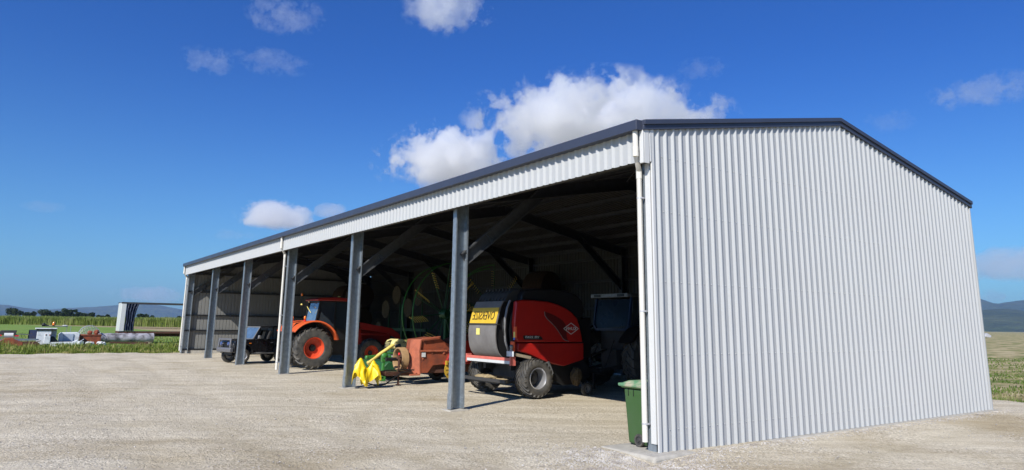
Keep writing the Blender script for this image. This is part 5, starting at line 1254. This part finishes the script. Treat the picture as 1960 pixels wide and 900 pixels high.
def cloud(px, py, hw, hh, dist, label, dens, thr=.25, amp=1.5, flat=.55, nsc=6., depth=.8):
    d = fw + (px-980)/1332.2*r2 - (py-357.2)/1332.2*u2; zc = dist; p = CAM + d*zc
    sx_ = hw/1332.2*zc; sz_ = hh/1332.2*zc
    mm = M().sph((0,0,0), 1, 24, 14)
    size = min(sx_, sz_*1.6)
    o = mm.build('cloud', cloudmat('cloud_droplets', dens, nsc/ size/2, thr, amp, px*.013, flat))
    o.location = p; o.scale = (sx_, sx_*depth, sz_); o.rotation_euler = (0, 0, math.atan2(d.y, d.x)-PI/2)
    tag(o, label, 'cloud', 'white fair-weather clouds')
    return o
cloud(1136, 236, 278, 90, 4200, 'largest white cloud, rising behind the near roof corner', .012, .40, 2.7, .62, 8.5)
cloud(862, 308, 160, 84, 4600, 'bright puffy cloud resting behind the middle of the roof edge', .013, .36, 2.5, .6, 7.5)
cloud(862, 6, 112, 70, 3800, 'white cloud cut by the top edge of the sky near the middle', .0045, .44, 2.9, .8, 8.)
cloud(526, 416, 84, 38, 5200, 'small dense white cloud just above the third downpipe', .009, .2, 1.5, .6, 5.)
cloud(632, 404, 36, 20, 5600, 'faint small cloud tucked behind the roof edge right of the small dense one', .004, .2, 1.4, .9, 5.)
cloud(399, 117, 64, 30, 4200, 'thin wispy cloud on the left of the upper sky', 0.0013, 0.42, 3.0, .95, 9.)
cloud(521, 119, 84, 23, 4200, 'flat streak of thin cloud right of the leftmost wisp', 0.0011, 0.42, 3.0, .95, 9.)
cloud(545, 28, 92, 42, 4000, 'ragged thin cloud high above the flat streak', 0.0016, 0.44, 3.0, .95, 9.)
cloud(1888, 174, 110, 33, 4600, 'thin drifting cloud near the right edge, upper of two', 0.0016, 0.38, 3.0, .95, 9.)
cloud(1930, 508, 105, 42, 6500, 'low pale cloud at the right edge above the wooded hill', .0022, .25, 1.8, .8, 5.)
cloud(1702, 230, 50, 30, 4600, 'very faint wisp above the right slope of the roof', 0.0007, 0.46, 3.0, .95, 9.)
cloud(1345, 132, 65, 20, 4600, 'very faint streak above the right end of the largest cloud', 0.0010, 0.46, 3.0, .95, 9.)
cloud(282, 566, 75, 22, 9000, 'low flat cloud above the far hills left of the shed', .0016, .3, 1.9, .8, 4.)
cloud(1905, 568, 50, 18, 9000, 'tiny low cloud just above the wooded hills on the right', .0009, .3, 1.8, .8, 4.)
cloud(450, 450, 52, 14, 8000, 'tiny faint cloud left of the small dense one', .0004, .3, 1.8, .9, 4.)
cloud(85, 396, 50, 14, 8000, 'tiny faint cloud at the far left of the sky', .0004, .3, 1.8, .9, 4.)
def split_loose(o):
    me = o.data; n = len(me.vertices); par = list(range(n))
    def find(a):
        while par[a] != a: par[a] = par[par[a]]; a = par[a]
        return a
    for p in me.polygons:
        v = p.vertices; r0 = find(v[0])
        for k in v[1:]: par[find(k)] = r0
    grp = {}
    for p in me.polygons: grp.setdefault(find(p.vertices[0]), []).append(tuple(p.vertices))
    if len(grp) < 2: return
    first = True
    for key, fs in grp.items():
        ids = sorted({i for f in fs for i in f}); mp = {a: b for b, a in enumerate(ids)}
        m2 = bpy.data.meshes.new(me.name); m2.from_pydata([me.vertices[i].co[:] for i in ids], [], [tuple(mp[i] for i in f) for f in fs])
        m2.materials.append(me.materials[0])
        if me.polygons[0].use_smooth:
            for p in m2.polygons: p.use_smooth = True
            try: m2.set_sharp_from_angle(angle=rad(38))
            except Exception: pass
        if first: o.data = m2; first = False
        else:
            c = o.copy(); c.data = m2; COL.objects.link(c); c.parent = o.parent
for o in list(bpy.data.objects):
    if o.type == 'MESH' and o.name.split('.')[0] in ('seat', 'work_lamp', 'hinge_bar', 'tailgate_arm', 'side_guard', 'fender_side', 'wheel_arch_flare', 'side_step', 'bumper_end', 'gusset_plate', 'rusty_hinge', 'red_lamp', 'support_leg', 'door_seam', 'rim_rib', 'headrest', 'bolt', 'rusty_drum_scrap', 'soffit', 'tine_pair', 'reverse_lamp'):
        split_loose(o)
for o in bpy.data.objects:
    if '_o' in o: del o['_o']
